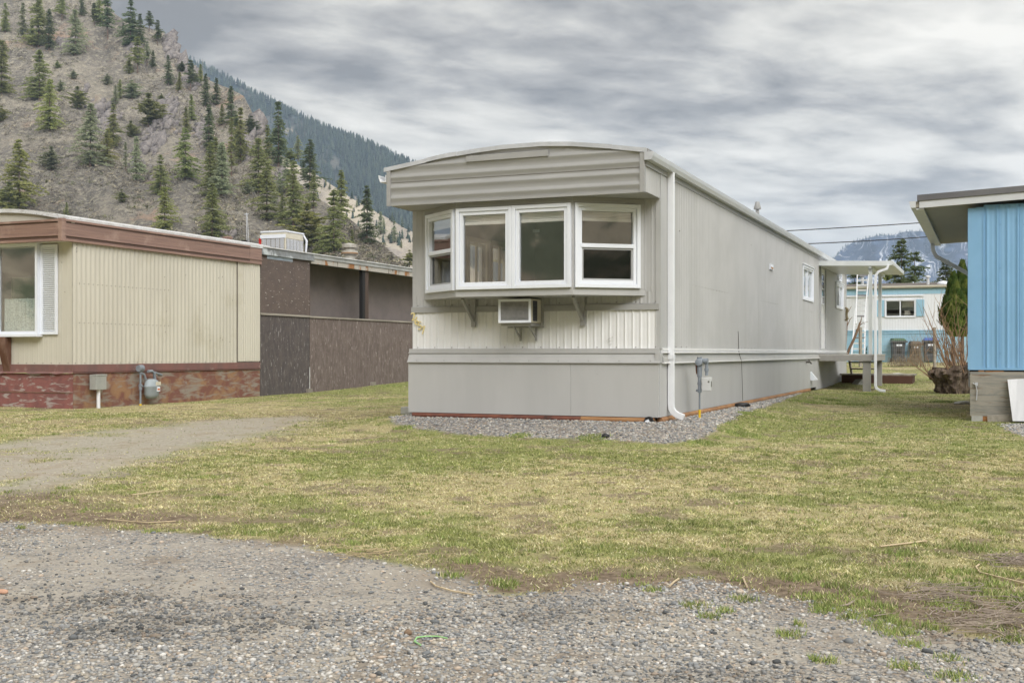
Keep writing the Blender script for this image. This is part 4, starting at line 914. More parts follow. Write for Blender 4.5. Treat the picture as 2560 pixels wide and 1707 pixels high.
    mb = MB(); mb.box(.0, .057, yf - .026, yf + .02, ZF - .012, arc(.03) - .05); mb.box(W - .05, W + .012, yf - .026, yf + .02, ZF - .012, arc(W) - .055)
    mb.box(.05, W - .045, yf - .010, yf + .004, ZF - .014, ZF + .018); P(mb, 'fascia_corner_trim', m_grey_d)
    mb = MB(); mb.box(.055, W - .045, yf - .004, yf - .0025, 3.582, 3.588); P(mb, 'fascia_seam', m_screw)
    mb = MB(); a = Vector((1.212, yf - .030, 3.835)); b = Vector((2.385, yf - .030, 3.842)); mb.beam(a, b, .018, .078); P(mb, 'fascia_patch_strip', m_grey_d, bevel=.002)
    mb = MB(); mb.box(.01, W - .005, yf + .004, -.002, ZF - .002, ZF + .02); P(mb, 'soffit', m_grey_d)
    mb = MB(); sheet(mb, 'y', yf + .03, -.02, ZF, 3.62, W + .0, 1, .092, .014, prof_round, 10); P(mb, 'overhang_cheek', m_side, smooth=True); mb = MB(); sheet(mb, 'y', yf + .03, -.02, ZF, 3.70, .0, -1, .092, .012, prof_round, 10); P(mb, 'overhang_cheek', m_side, smooth=True)
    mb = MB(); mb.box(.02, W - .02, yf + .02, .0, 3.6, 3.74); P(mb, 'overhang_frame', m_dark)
    # roof: bowed sheet with a metal edge strip
    mb = MB(); xs = np.linspace(ARC[0][0], ARC[-1][0], 40)
    poly = [(x, arc(x)) for x in xs] + [(x, arc(x) - .045) for x in xs[::-1]]
    n = len(xs); vs = []; ysr = [yf - .02, 5, 10, 15, Ln + .15]
    for y in ysr:
        for p in poly: vs.append((p[0], y, p[1]))
    q = len(poly); fs = []
    for i in range(len(ysr) - 1):
        for k in range(q): fs.append((i * q + k, i * q + (k + 1) % q, (i + 1) * q + (k + 1) % q, (i + 1) * q + k))
    for k in range(n - 1):
        for o in (0, (len(ysr) - 1) * q): fs.append((o + k, o + k + 1, o + q - 2 - k, o + q - 1 - k))
    mb.add(vs, fs); P(mb, 'roof', m_roof, smooth=True)
    mb = MB()
    for x0, x1, dz in ((ARC[0][0] - .01, .62, 0), (.615, 1.07, .004), (1.065, 2.23, .0), (2.225, 3.25, .003), (3.24, 3.70, -.002)):
        xs = np.linspace(x0, x1, 10); vs = []
        for x in xs:
            t = arc(x) + .006 + dz; d = yf - .032 - abs(dz)
            vs += [(x, d, t), (x, d, t - .056), (x, d + .004, t - .056), (x, yf + .05, t + .002)]
        mb.add(vs, [(4 * i + k, 4 * i + (k + 1) % 4, 4 * i + 4 + (k + 1) % 4, 4 * i + 4 + k) for i in range(9) for k in range(4)] + [(0, 1, 2, 3), (39, 38, 37, 36)])
    P(mb, 'roof_edge_strip', m_metal)
    mb = MB(); mb.box(W - .0, W + .055, yf - .02, Ln + .1, 3.772, 3.812); P(mb, 'roof_drip_edge', mat('weathered_edge', (.30, .30, .30), .6, (.20, .195, .19), 5, stretch=(1, .4, 1)))
    # gutters
    kp = [(0, 0), (0, .098), (-.012, .100), (-.012, .012), (-.085, .012), (-.105, .055), (-.105, .088), (-.118, .100), (-.122, .096), (-.112, .050), (-.090, 0)]
    mb = MB(); mb.prism([(W + .012 - a, 3.668 + b) for a, b in kp], yf - .035, Ln + .1, 'y'); P(mb, 'gutter', m_gutter)
    for y in (6.9, 10.3, 13.4):
        mb = MB(); mb.prism([(W + .011 - a * 1.03, 3.667 + b * 1.03) for a, b in kp], y, y + .05, 'y'); P(mb, 'gutter_joint', m_metal)
    mb = MB(); mb.prism([(W + .012, 3.668), (W + .012, 3.768), (W + .132, 3.768), (W + .118, 3.718), (W + .100, 3.668)], yf - .039, yf - .035, 'y'); P(mb, 'gutter_end_cap', m_metal)
    mb = MB(); mb.prism([(-.012 + a, 3.60 + b) for a, b in kp], yf - .02, Ln, 'y'); P(mb, 'gutter', m_white_al)
    mb = MB(); mb.box(W - .0, W + .028, yf + .02, Ln, 3.600, 3.667); P(mb, 'eave_board', m_grey_d)
    mb = MB(); mb.box(-.30, -.01, 3.2, 5.4, 2.83, 3.02); P(mb, 'window_hood', m_white_al)
    # side siding
    mb = MB(); sheet(mb, 'y', .30, 14.98, 1.312, 3.615, W - .004, 1, .098, .028, prof_round, 8, holes=[h[:4] for h in hs[:1]])
    P(mb, 'side_siding', m_side, smooth=True)
    mb = MB(); sheet(mb, 'y', 15.0, Ln, 1.312, 3.615, W - .004, 1, .19, .004, prof_rib, 12, holes=hs[1:]); P(mb, 'porch_siding', m_side, smooth=True)
    mb = MB(); mb.box(W - .05, W + .018, -.012, .055, 1.31, 3.60); mb.box(W - .0, W + .012, .055, .30, 1.31, 3.60); P(mb, 'corner_board', m_side)
    mb = MB(); mb.box(W - .0, W + .022, 14.97, 15.03, 1.31, 3.60); mb.box(W - .02, W + .02, Ln - .05, Ln + .02, .4, 3.6); P(mb, 'siding_joint_trim', m_side)
    fs_ = Frame3((W, 0, 0), (0, 1, 0), (1, 0, 0))
    w1 = window_unit(g, fs_, 12.34, 14.0, 2.475, 3.29, 'slider', flange=.055, inner=.035, d=.005, label='sliding side window nearest the front')
    mb = MB(); fs_.box(mb, 12.30, 14.04, 3.292, 3.312, -.0, .06); mb.build('drip_cap', m_vinyl, w1)
    w2 = window_unit(g, fs_, 18.48, 20.16, 2.50, 3.23, 'slider', flange=.055, inner=.035, d=.005, label='sliding side window beyond the door')
    mb = MB(); fs_.box(mb, 18.44, 20.2, 3.232, 3.25, -.0, .06); mb.build('drip_cap', m_vinyl, w2)
    mb = MB(); fs_.ring(mb, 18.95, 19.7, 3.30, 3.52, .035, .0, .05); 
    for k in range(4): fs_.box(mb, 18.98, 19.67, 3.335 + k * .042, 3.352 + k * .042, .0, .03)
    P(mb, 'wall_vent', m_vinyl)
    mb = MB(); fs_.ring(mb, 15.36, 16.42, 1.30, 3.48, .055, -.01, .03); P(mb, 'door_frame', m_side)
    mb = MB(); fs_.box(mb, 15.42, 16.36, 1.315, 3.42, -.035, -.006); door = P(mb, 'door', m_light)
    mb = MB(); fs_.ring(mb, 15.62, 16.16, 2.50, 3.30, .03, -.006, .012); 
    for k in range(1, 4): fs_.box(mb, 15.65, 16.13, 2.50 + k * .2 - .01, 2.50 + k * .2 + .01, -.004, .012)
    mb.build('door_window_frame', m_vinyl, door)
    mb = MB(); fs_.box(mb, 15.65, 16.13, 2.53, 3.27, -.004, -.002); mb.build('pane', mat('dark_pane', (.05, .055, .06), .08, spec=.8), door)
    mb = MB(); mb.tube([(W + .0, 15.52, 2.23), (W + .06, 15.52, 2.23), (W + .065, 15.60, 2.23)], .012, 6); mb.build('handle', m_metal, door)
    mb = MB(); fs_.ring(mb, 15.52, 16.26, 1.42, 1.95, .02, -.006, .004); mb.build('lower_panel', m_light, door)
    mb = MB(); fs_.box(mb, 8.02, 8.34, 2.885, 2.99, .0, .045); v = P(mb, 'wall_exhaust', m_vinyl)
    mb = MB(); fs_.box(mb, 8.06, 8.30, 2.90, 2.935, .045, .048); mb.build('louvre', m_log, v)
    mb = MB(); mb.tube([(W + .02, 20.75, 2.60), (W + .07, 20.75, 2.55), (W + .05, 20.75, 2.40), (W + .07, 20.75, 2.26), (W + .02, 20.75, 2.20)], [.03, .05, .035, .05, .03], 7); P(mb, 'wall_ornament', mat('bronze', (.16, .13, .07), .4))
    mb = MB(); mb.tube([(W, 12.9, 1.03), (W + .11, 12.9, 1.03), (W + .14, 12.9, .99)], .02, 7); mb.tube([(W + .09, 12.84, 1.075), (W + .09, 12.96, 1.075)], .02, 6); P(mb, 'hose_bib', mat('dark_brass', (.10, .09, .08), .4))
    mb = MB(); mb.prism([(W + .01, .58), (W + .17, .60), (W + .01, .80)], 13.62, 13.80, 'y'); P(mb, 'dryer_vent', m_vinyl)
    mb = MB(); mb.tube([(W + .02, 5.0, 1.62), (W + .03, 5.02, 1.25), (W + .06, 5.1, 1.1), (W + .03, 5.35, .42)], .005, 4); P(mb, 'cable', mat('brown_wire', (.08, .07, .06), .6))
    # downspout at the near corner
    sq = [(-.034, -.042), (.034, -.042), (.034, .042), (-.034, .042)]
    def pipe(pts, prof=sq): m = MB(); m.sweep(pts, prof, up=(0, 1, 0)); return m
    d = P(pipe([(W + .062, .36, 3.672), (W + .062, .36, .56), (W + .07, .36, .50), (W + .10, .36, .45), (W + .15, .36, .415), (W + .235, .36, .385)]), 'downspout', m_white_al, bevel=.008)
    mb = MB(); mb.box(W + .0, W + .105, .308, .412, 1.165, 1.225); mb.box(W, W + .012, .25, .47, 1.17, 1.22); mb.build('strap', m_white_al, d)
    # roof vents
    mb = MB(); mb.lathe([(.036, 0), (.036, .30), (.072, .31), (.076, .33), (.042, .455), (.040, .46)], (3.3, 8.8, arc(3.3) - .02), 14); P(mb, 'roof_vent', mat('dull_zinc', (.33, .335, .34), .5), smooth=True)
    # the house number, each brass-coloured figure hung lower than the last
    n = empty('house_number', (0, 0, 0)); n.parent = g
    mg = mat('gilt_figure', (.80, .68, .34), .5, (.72, .60, .30), 12)
    for ch, x, z in (('2', .035, 1.765), ('6', .085, 1.70), ('5', .137, 1.632), ('7', .192, 1.568)): text_digit(ch, n, (x, -.026, z), .165, mg, (R(90), R(-8), 0))
    return g
home = main_home()

# ------------------------------------------------------------------ things fixed to or standing by the grey home
def lw(x, y, O=MAINO): X, Y = to_world(x, y, O); return X, Y
m_cream = mat('cream_enamel', (.62, .59, .50), .45, (.56, .53, .44), 6)
m_meter = mat('meter_grey', (.24, .27, .31), .45, (.19, .215, .25), 12, col3=(.12, .10, .09), n3=30, lo3=.66, hi3=.72)
m_meter_l = mat('pale_meter_box', (.62, .63, .64), .5, (.55, .56, .57), 6)
def air_conditioner():
    X, Y = lw(1.525, 0); g = empty('air_conditioner', (X, Y, 1.652), -TH, 'cream window air conditioner hanging below the bay window', 'air conditioner')
    mb = MB(); mb.box(.0, .475, -.40, -.02, .0, .322); mb.build('case', m_cream, g, bevel=.006)
    f = Frame3((0, -.40, 0), (1, 0, 0), (0, -1, 0)); mb = MB(); f.ring(mb, 0.0, .475, 0.0, .322, .034, -.002, .014); mb.build('front_frame', m_vinyl, g, bevel=.003)
    mb = MB(); f.box(mb, .03, .445, .03, .292, -.001, .002); mb.build('grille_backing', mat('coil_grey', (.17, .17, .175), .5, (.26, .26, .26), 9), g)
    mb = MB()
    for k in range(15): f.box(mb, .034, .44, .040 + k * .0175, .0445 + k * .0175, .003, .009)
    mb.build('grille', mat('grille_metal', (.36, .36, .365), .4), g)
    mb = MB(); mb.box(.475, .477, -.34, -.18, .025, .30); mb.build('side_vent', mat('vent_shadow', (.03, .035, .05), .6), g)
    mb = MB()
    for k in range(14): mb.box(.476, .481, -.335, -.185, .035 + k * .019, .042 + k * .019)
    mb.build('side_slat', mat('vent_slat', (.10, .11, .13), .5), g)
    mb = MB(); mb.box(.02, .46, -.36, .0, -.038, -.004); mb.build('shelf', m_grey_d, g)
    for x in (.17, .40): mb = MB(); mb.beam((x, -.30, -.03), (x, -.02, -.21), .018, .022); mb.box(x - .012, x + .012, -.04, -.015, -.24, -.03); mb.build('bracket', m_grey_d, g)
    mb = MB(); mb.box(-.02, .51, -.040, -.015, -.06, .40); mb.build('backing_board', m_grey_d, g)
air_conditioner()
def gas_meter_small():
    x, y = 3.66 + .24, 1.24; X, Y = lw(x, y); z = gz(X, Y)
    g = empty('gas_meter', (X, Y, z), -TH, 'slim grey gas riser with a white box beside the downspout', 'gas meter')
    mb = MB(); mb.tube([(0, 0, -.05), (0, 0, .12)], .017, 10); mb.build('yellow_sleeve', mat('safety_yellow', (.75, .50, .02), .5), g, smooth=True)
    mb = MB(); mb.tube([(0, 0, .12), (0, 0, .44)], .013, 10); mb.tube([(0, 0, .40), (0, 0, .58)], .024, 10); mb.tube([(0, 0, .36), (0, 0, .41)], .03, 8); mb.tube([(0, 0, .47), (0, 0, .50)], .031, 8); mb.tube([(-.05, 0, .39), (0, 0, .385)], .016, 8)
    mb.tube([(0, 0, .58), (0, 0, .66)], .034, 10); mb.build('riser', m_meter, g, smooth=True)
    mb = MB(); mb.lathe([(.001, 0), (.05, .01), (.056, .03), (.05, .05), (.02, .06)], (0, 0, 0), 14); mb.xf(Matrix.Translation((.0, -.01, .78)) @ Matrix.Rotation(R(80), 4, 'X'))
    mb.tube([(0, 0, .66), (0, 0, .86)], .036, 10); mb.tube([(0, 0, .83), (.09, 0, .79)], .03, 10); mb.tube([(.06, 0, .80), (.12, 0, .80)], .042, 12); mb.tube([(.10, 0, .78), (.10, 0, .60)], .022, 8); mb.tube([(.10, 0, .70), (.10, 0, .66)], .032, 8)
    mb.build('regulator', m_meter, g, smooth=True)
    mb = MB(); mb.tube([(-.05, .02, .80), (-.05, .05, .72), (-.045, .06, .62)], .02, 8); mb.tube([(-.05, .03, .68), (-.05, .24, .66)], .016, 8); mb.build('rusty_elbow', mat('rust', (.20, .085, .045), .8), g, smooth=True)
    mb = MB(); mb.box(.045, .165, -.05, .07, .385, .575); mb.build('meter_box', m_meter_l, g, bevel=.008)
    mb = MB(); mb.box(.128, .152, -.052, -.05, .50, .525); mb.box(.165, .167, -.02, .04, .44, .52); mb.build('dial', mat('dial_face', (.12, .12, .11), .3), g)
gas_meter_small()
def on_ground(px, py, dz=0.0):
    a, b = pxg(px, py); return (a, b, gz(a, b) + dz)
def pebble(name, loc, s, m, lab, cat, seed=1, grp=None):
    rs = random.Random(seed); bm = bmesh.new(); bmesh.ops.create_icosphere(bm, subdivisions=2, radius=1)
    mb = MB(); off = {}
    for v in bm.verts:
        q = 1 + rs.uniform(-.12, .12); v.co = Vector((v.co.x * s[0] * q, v.co.y * s[1] * q, v.co.z * s[2] * q))
    mb.add([v.co[:] for v in bm.verts], [[v.index for v in f.verts] for f in bm.faces]); bm.free()
    o = mb.build(name, m, None, smooth=True); o.location = loc; tag(o, lab, cat, grp); return o
pebble('drain_cap', on_ground(1514, 1094, .02), (.05, .045, .04), mat('black_plastic', (.02, .02, .022), .4), 'small black round cap at the front edge of the gravel pad', 'drain cap', 3)
pebble('plastic_bag', on_ground(1855, 1017, .03), (.14, .09, .05), mat('black_plastic', (.02, .02, .022), .4), 'crumpled black plastic in the gravel along the side wall', 'plastic bag', 4)
pebble('stone', on_ground(7, 1484, .012), (.028, .02, .014), mat('pink_stone', (.50, .30, .21), .8), 'pinkish stone larger than its neighbours at the frame edge', 'stone', 5)
pebble('brown_stone', on_ground(1020, 1586, .01), (.018, .014, .014), mat('brown_stone', (.22, .15, .10), .8), 'small brown stone just above the green string', 'stone', 6)
def slab():
    g = gz(*pxg(1010, 1021)); X, Y = lw(-.42, 1.2)
    mb = MB(); mb.box(-.25, .32, -.3, .6, -.02, .09); o = mb.build('concrete_slab', mat('concrete', (.42, .42, .40), .9, (.34, .34, .33), 8), None, bevel=.01); o.location = (X, Y, gz(X, Y) - .02 + .03); o.rotation_euler = (0, 0, -TH)
    tag(o, 'flat grey concrete slab poking out behind the home\'s left corner', 'slab')
slab()
# ---- porch
m_porch = mat('porch_paint', (.30, .29, .275), .6, (.27, .26, .245), 3)
m_canopy = mat('canopy_enamel', (.68, .71, .72), .35, (.62, .65, .66), 3, spec=.5)
m_wood_grey = mat('weathered_wood', (.36, .33, .29), .9, (.24, .22, .19), 6, stretch=(1, .2, 1), bump=.3, bscale=20)
def porch():
    X, Y = lw(3.68, 15.0); g = empty('porch', (X, Y, 0), -TH, 'covered side porch with grey deck and white posts', 'porch'); xd = 1.30; D = 3.42
    mb = MB(); n = 24
    for k in range(n): mb.box(.0, xd + .03, k * D / n + .004, (k + 1) * D / n - .004, 1.185, 1.215)
    mb.build('deck', mat('deck_board', (.46, .44, .41), .8, (.38, .365, .34), 5), g)
    mb = MB(); mb.box(0, xd, -.02, .02, 1.045, 1.183); mb.box(xd - .02, xd + .02, .02, D, 1.045, 1.183); mb.box(0, xd, D - .03, D, 1.045, 1.183); mb.build('rim_joist', m_porch, g, bevel=.004)
    for x0, x1, y0, y1 in ((1.06, 1.25, .04, .13), (1.10, 1.28, D - .55, D - .46), (1.255, 1.29, .9, 1.2)):
        wx, wy = to_world(3.68 + x0, 15 + y0); mb = MB(); mb.box(x0, x1, y0, y1, gz(wx, wy) - .05, 1.045); mb.build('leg', m_porch, g, bevel=.004)
    # canopy
    L_ = 3.9; xr = 1.66; z0, z1 = 3.44, 3.56; dz = -.05
    def sl(x): return dz * x / xr
    mb = MB(); mb.add([(0, 0, z0), (xr, 0, z0 + dz), (xr, 0, z1 + dz), (0, 0, z1), (0, -.03, z0), (xr, -.03, z0 + dz), (xr, -.03, z1 + dz), (0, -.03, z1)], [(3, 2, 1, 0), (4, 5, 6, 7), (0, 1, 5, 4), (1, 2, 6, 5), (2, 3, 7, 6), (3, 0, 4, 7)])
    mb.add([(xr, -.03, z0 + dz), (xr + .12, -.03, z0 + dz + .02), (xr + .12, -.03, z1 + dz), (xr, -.03, z1 + dz), (xr, L_, z0 + dz), (xr + .12, L_, z0 + dz + .02), (xr + .12, L_, z1 + dz), (xr, L_, z1 + dz)], [(0, 1, 2, 3), (7, 6, 5, 4), (0, 4, 5, 1), (1, 5, 6, 2), (2, 6, 7, 3), (3, 7, 4, 0)])
    for q in (.03, .06, .09): mb.box(xr + .118, xr + .124, -.03, L_, z0 + dz + q - .004, z0 + dz + q + .004)
    mb.build('canopy_fascia', m_canopy, g)
    mb = MB()
    for k in range(20):
        y = .01 + k * (L_ - .02) / 20; y2 = y + (L_ - .02) / 20 - .012
        mb.add([(0, y, z0 + .02), (xr, y, z0 + .02 + dz), (xr, y2, z0 + .02 + dz), (0, y2, z0 + .02), (0, y, z0 + .05), (xr, y, z0 + .05 + dz), (xr, y2, z0 + .05 + dz), (0, y2, z0 + .05)], [(3, 2, 1, 0), (4, 5, 6, 7), (0, 1, 5, 4), (1, 2, 6, 5), (2, 3, 7, 6), (3, 0, 4, 7)])
    mb.add([(0, 0, z0 + .05), (xr, 0, z0 + .05 + dz), (xr, L_, z0 + .05 + dz), (0, L_, z0 + .05), (0, 0, z1 - .02), (xr, 0, z1 - .02 + dz), (xr, L_, z1 - .02 + dz), (0, L_, z1 - .02)], [(3, 2, 1, 0), (4, 5, 6, 7), (0, 1, 5, 4), (1, 2, 6, 5), (2, 3, 7, 6), (3, 0, 4, 7)])
    mb.build('canopy_roof', m_canopy, g)
    mb = MB(); mb.beam((1.24, .0, z0 - .05), (1.24, L_, z0 - .05), .06, .08); mb.build('beam', m_canopy, g)
    for y in (.10, 2.75):
        mb = MB(); mb.box(1.195, 1.28, y, y + .085, 1.215, z0 - .09); mb.box(1.21, 1.24, y + .02, y + .05, z0 - .10, z0 + .01); mb.box(1.18, 1.295, y - .015, y + .10, z0 - .115, z0 - .09); mb.build('post', m_canopy, g, bevel=.004)
    wx, wy = to_world(3.68 + 1.42, 15); zb = gz(wx, wy)
    mb = MB(); mb.sweep([(xr + .02, -.05, z0 - .02), (xr - .02, -.06, z0 - .13), (xr - .22, -.07, z0 - .20), (xr - .28, -.07, z0 - .30), (xr - .285, -.07, z0 - .45), (xr - .285, -.07, zb + .16), (xr - .26, -.07, zb + .09), (xr - .18, -.07, zb + .04), (xr - .05, -.07, zb + .03)],
        [(-.024, -.032), (.024, -.032), (.024, .032), (-.024, .032)], up=(0, 1, 0)); mb.build('downspout', m_white_al, g, bevel=.008)
    # steps down to the far side
    mb = MB()
    for k, z in enumerate((.99, .80)): mb.box(.35, 1.10, D + .05 + k * .27, D + .33 + k * .27, z - .02, z + .02)
    mb.build('stair_tread', m_wood_grey, g)
    for x in (.35, 1.07): mb = MB(); mb.beam((x, D, 1.15), (x, D + .85, .60), .04, .14); mb.build('stringer', m_wood_grey, g)
porch()
def platform():
    x0, y0 = 3.98, 18.9; X, Y = lw(x0, y0); z = gz(X, Y); g = empty('wood_platform', (X, Y, z), -TH, 'low weathered wood platform under the far porch steps', 'platform')
    mb = MB(); 
    for k in range(7): mb.box(-.25, 1.75, k * .16, k * .16 + .15, .22, .26)
    mb.build('deck', m_wood_grey, g); mb = MB(); mb.box(-.2, 1.7, .0, .04, -.05, .22); mb.box(1.66, 1.7, .04, 1.1, -.05, .22); mb.build('side_board', mat('dark_red_board', (.10, .05, .035), .9), g)
platform()
def splash_block():
    X, Y, z = on_ground(2158, 962); mb = MB(); mb.add([(-.16, 0, 0), (.22, .05, 0), (.2, .5, 0), (-.2, .45, 0), (-.02, .05, .17), (.12, .1, .10), (.05, .4, .12), (-.1, .4, .15)], [(0, 3, 2, 1), (4, 5, 6, 7), (0, 1, 5, 4), (1, 2, 6, 5), (2, 3, 7, 6), (3, 0, 4, 7)])
    o = mb.build('concrete_block', mat('concrete', (.42, .42, .40), .9), None); o.location = (X, Y, z - .01); tag(o, 'broken pale concrete block beside the porch leg', 'concrete block')
splash_block()

# ------------------------------------------------------------------ the cream trailer on the left
m_ctan = mat('cream_siding', (.565, .54, .47), .55, (.525, .50, .435), 1.4, stretch=(1, 1, .35), col3=(.48, .45, .37), n3=.9, lo3=.56, hi3=.7)
m_brown = mat('brown_enamel', (.29, .185, .15), .45, (.235, .15, .125), 3, stretch=(.3, .3, 8), col3=(.37, .26, .215), n3=1.5, lo3=.56, hi3=.7)
m_brown_d = mat('dark_brown_enamel', (.12, .07, .055), .5)
m_trimred = mat('oxide_trim', (.215, .105, .095), .6, (.165, .095, .09), 3, stretch=(1, 1, .3), col3=(.30, .22, .20), n3=4, lo3=.60, hi3=.70)
m_ply_red = mat('peeling_red_plywood', (.26, .105, .095), .85, (.19, .085, .080), 3, bump=.35, bscale=30, col3=(.36, .31, .29), n3=4.5, lo3=.54, hi3=.61, st3=(.6, .6, 2.4), dist=.8)
m_ply_worn = mat('worn_plywood', (.19, .085, .065), .85, (.29, .17, .095), 2.6, lo=.46, hi=.62, bump=.35, bscale=30, col3=(.27, .235, .20), n3=3.2, lo3=.47, hi3=.60, st3=(.6, .6, 2.6), dist=.8)
m_weath_w = mat('weathered_white_metal', (.62, .63, .65), .5, (.50, .50, .50), 6, col3=(.22, .21, .19), n3=14, lo3=.60, hi3=.66, st3=(1, 1, 3))
def left_trailer():
    g = empty('cream_trailer', (*O2, 0), -TH, 'cream ribbed trailer with a brown band under its roof and peeling red skirting', 'mobile home'); P = lambda mb, n, m, **k: mb.build(n, m, g, **k)
    Wt = 3.66; ze = 3.655
    hw = (-3.10, -.76, 1.64, 3.20)                # front window opening (x0, x1, z0, z1)
    mb = MB(); wall_slab(mb, 'x', -Wt, 0, 1.02, 3.66, .01, .09, [hw]); P(mb, 'front_wall', m_ctan)
    mb = MB(); mb.box(-.09, -.012, .09, 5.80, 1.02, 3.66); mb.box(-Wt, -Wt + .09, .09, 13.5, 1.02, 3.66); P(mb, 'side_wall', m_ctan)
    mb = MB(); mb.box(-Wt + .09, -.09, .09, 5.8, .96, 1.02); mb.box(-Wt + .09, -.09, 3.5, 3.56, 1.02, 3.6); mb.box(-Wt + .09, -.09, .09, 5.8, 3.6, 3.64); P(mb, 'room', mat('cream_room', (.22, .20, .155), .9))
    mb = MB(); sheet(mb, 'x', -Wt, -.012, 1.035, 3.30, 0, -1, .115, .004, prof_rib, 10, holes=[hw]); sheet(mb, 'x', -Wt, -.012, 3.30, 3.66, 0, -1, .115, .004, prof_rib, 10); P(mb, 'front_siding', m_ctan, smooth=True)
    mb = MB(); sheet(mb, 'y', .0, 4.94, 1.035, 3.28, 0, 1, .118, .013, prof_round, 9); sheet(mb, 'y', 4.95, 5.80, 1.06, 3.28, .008, 1, .085, .018, prof_round, 9); P(mb, 'side_siding', m_ctan, smooth=True)
    mb = MB(); rs = random.Random(5); screws(mb, [(.014, y, 2.52) for y in np.arange(.15, 2.7, .118)], (1, 0, 0), .009); P(mb, 'screw_row', m_screw); mb = MB(); screws(mb, [(.014, y, 1.80) for y in np.arange(.15, 2.7, .118)] + [(.014, y, 1.06) for y in np.arange(.05, 5.7, .236)]
        + [(.014, rs.uniform(2.5, 4.9), rs.uniform(1.3, 3.0)) for _ in range(14)] + [(.016, .08, 3.1 + .06 * k) for k in range(3)], (1, 0, 0), .009)
    screws(mb, [(x, -.008, 1.06) for x in np.arange(-1.7, 0, .2)] + [(-.25, -.008, 2.9), (-.18, -.008, 2.36)], (0, -1, 0), .009); P(mb, 'screw_row', m_screw)
    mb = MB(); mb.box(.0, .02, 4.935, 4.952, 1.04, 3.28); P(mb, 'siding_seam', m_screw)
    # brown band
    def band(mb, mb2, fr, u0, u1):
        fr.box(mb, u0, u1, 3.262, 3.655, -.05, .0); fr.box(mb, u0, u1, 3.262, 3.305, .0, .012); fr.box(mb, u0, u1, 3.355, 3.375, .0, .022); fr.box(mb, u0, u1, 3.615, 3.655, .0, .025)
        fr.box(mb2, u0, u1, 3.306, 3.354, .0005, .003); fr.box(mb2, u0, u1, 3.588, 3.614, .0005, .003)
        for z in (3.42, 3.47, 3.52, 3.56): fr.box(mb, u0, u1, z, z + .008, .0, .003)
    mb = MB(); mb2 = MB(); ff = Frame3((-Wt - .05, -.31, 0), (1, 0, 0), (0, -1, 0)); fsd = Frame3((.06, -.31, 0), (0, 1, 0), (1, 0, 0))
    band(mb, mb2, ff, 0, Wt + .07); band(mb, mb2, fsd, .04, 5.65); fsd.box(mb, 5.66, 6.12, 3.262, 3.655, -.05, -.002); fsd.box(mb, 5.66, 6.12, 3.355, 3.375, .0, .018)
    mb.box(-.012, .075, -.35, -.24, 3.255, 3.668); P(mb, 'fascia_band', m_brown, bevel=.002); P(mb2, 'fascia_groove', m_brown_d)
    mb = MB(); mb.box(-Wt, .03, -.30, .02, 3.262, 3.29); P(mb, 'soffit', m_ctan)
    # bowed roof
    arcp = [(.07 - i * (Wt + .12) / 20, 3.70 + .23 * (1 - ((i - 10) / 10) ** 2)) for i in range(21)]
    mb = MB(); poly = arcp + [(x, z - .07) for x, z in arcp[::-1]]; mb.prism(poly, -.16, 6.2, 'y'); P(mb, 'roof', m_weath_w)
    mb = MB(); mb.prism([(x, z - .04) for x, z in arcp] + [(arcp[-1][0], 3.6), (arcp[0][0], 3.6)], -.10, -.02, 'y'); P(mb, 'roof_gable', m_ctan)
    # red trim and skirting
    mb = MB(); mb.box(-Wt - .01, .022, -.03, .0, .885, 1.036); mb.box(.0, .024, .0, 5.80, .875, 1.036); mb.box(.0, .034, .0, 5.80, .90, .915); P(mb, 'floor_trim', m_trimred)
    mb = MB(); rs = random.Random(9); n = 30; vs = []
    for i in range(n + 1):
        x = .03 - (Wt + .03) * i / n; d = -.045 - rs.uniform(0, .03); z = .868 + rs.uniform(-.012, .02); vs += [(x, -.03, .905), (x, d, z)]
    mb.add(vs, [(2 * i, 2 * i + 1, 2 * i + 3, 2 * i + 2) for i in range(n)]); P(mb, 'bent_flashing', m_trimred)
    mb = MB(); mb.box(-Wt, -.012, -.012, .02, .52, .87); P(mb, 'front_skirting', m_ply_red, label='upper strip of peeling red skirting')
    mb = MB(); mb.box(-Wt, -.016, .004, .03, .10, .515); P(mb, 'front_skirting', m_ply_red, label='lower strip of peeling red skirting')
    mb = MB(); mb.box(-.03, .0, .02, 2.35, .10, .875); P(mb, 'side_skirting', m_ply_worn); mb = MB(); mb.box(-.03, -.002, 2.36, 5.82, .12, .875); P(mb, 'side_skirting', m_ply_worn)
    # front window: shallow box with a sill, a louvred shutter, a half curtain
    f = Frame3((0, -.10, 0), (1, 0, 0), (0, -1, 0)); mb = MB(); f.ring(mb, -3.16, -.735, 1.60, 3.262, .05, -.10, .02); f.box(mb, -1.70 - .03, -1.70 + .01, 1.64, 3.21, -.05, .015); w = P(mb, 'window', m_vinyl)
    mb = MB(); f.box(mb, -3.20, -.70, 1.545, 1.60, -.10, .06); mb.build('sill', m_vinyl, w, bevel=.004)
    mb = MB(); f.box(mb, -1.69, -.785, 1.65, 3.212, -.035, -.030); mb.build('pane', m_glass, w); mb = MB(); f.box(mb, -3.11, -1.73, 1.65, 3.212, -.035, -.030); mb.build('pane', m_glass, w)
    mb = MB(); xs = np.linspace(-1.66, -.78, 90); vs = []
    for x in xs:
        d = -.10 - .10 + .022 * math.sin(x * 75 + 2 * math.sin(x * 9)) + .012 * math.sin(x * 31)
        vs += [(x, -.10 + .12 + .022 * math.sin(x * 75 + 2 * math.sin(x * 9)) + .010 * math.sin(x * 31), 1.62), (x, -.10 + .12 + .014 * math.sin(x * 75 + 2 * math.sin(x * 9)), 2.26 + .006 * math.sin(x * 90))]
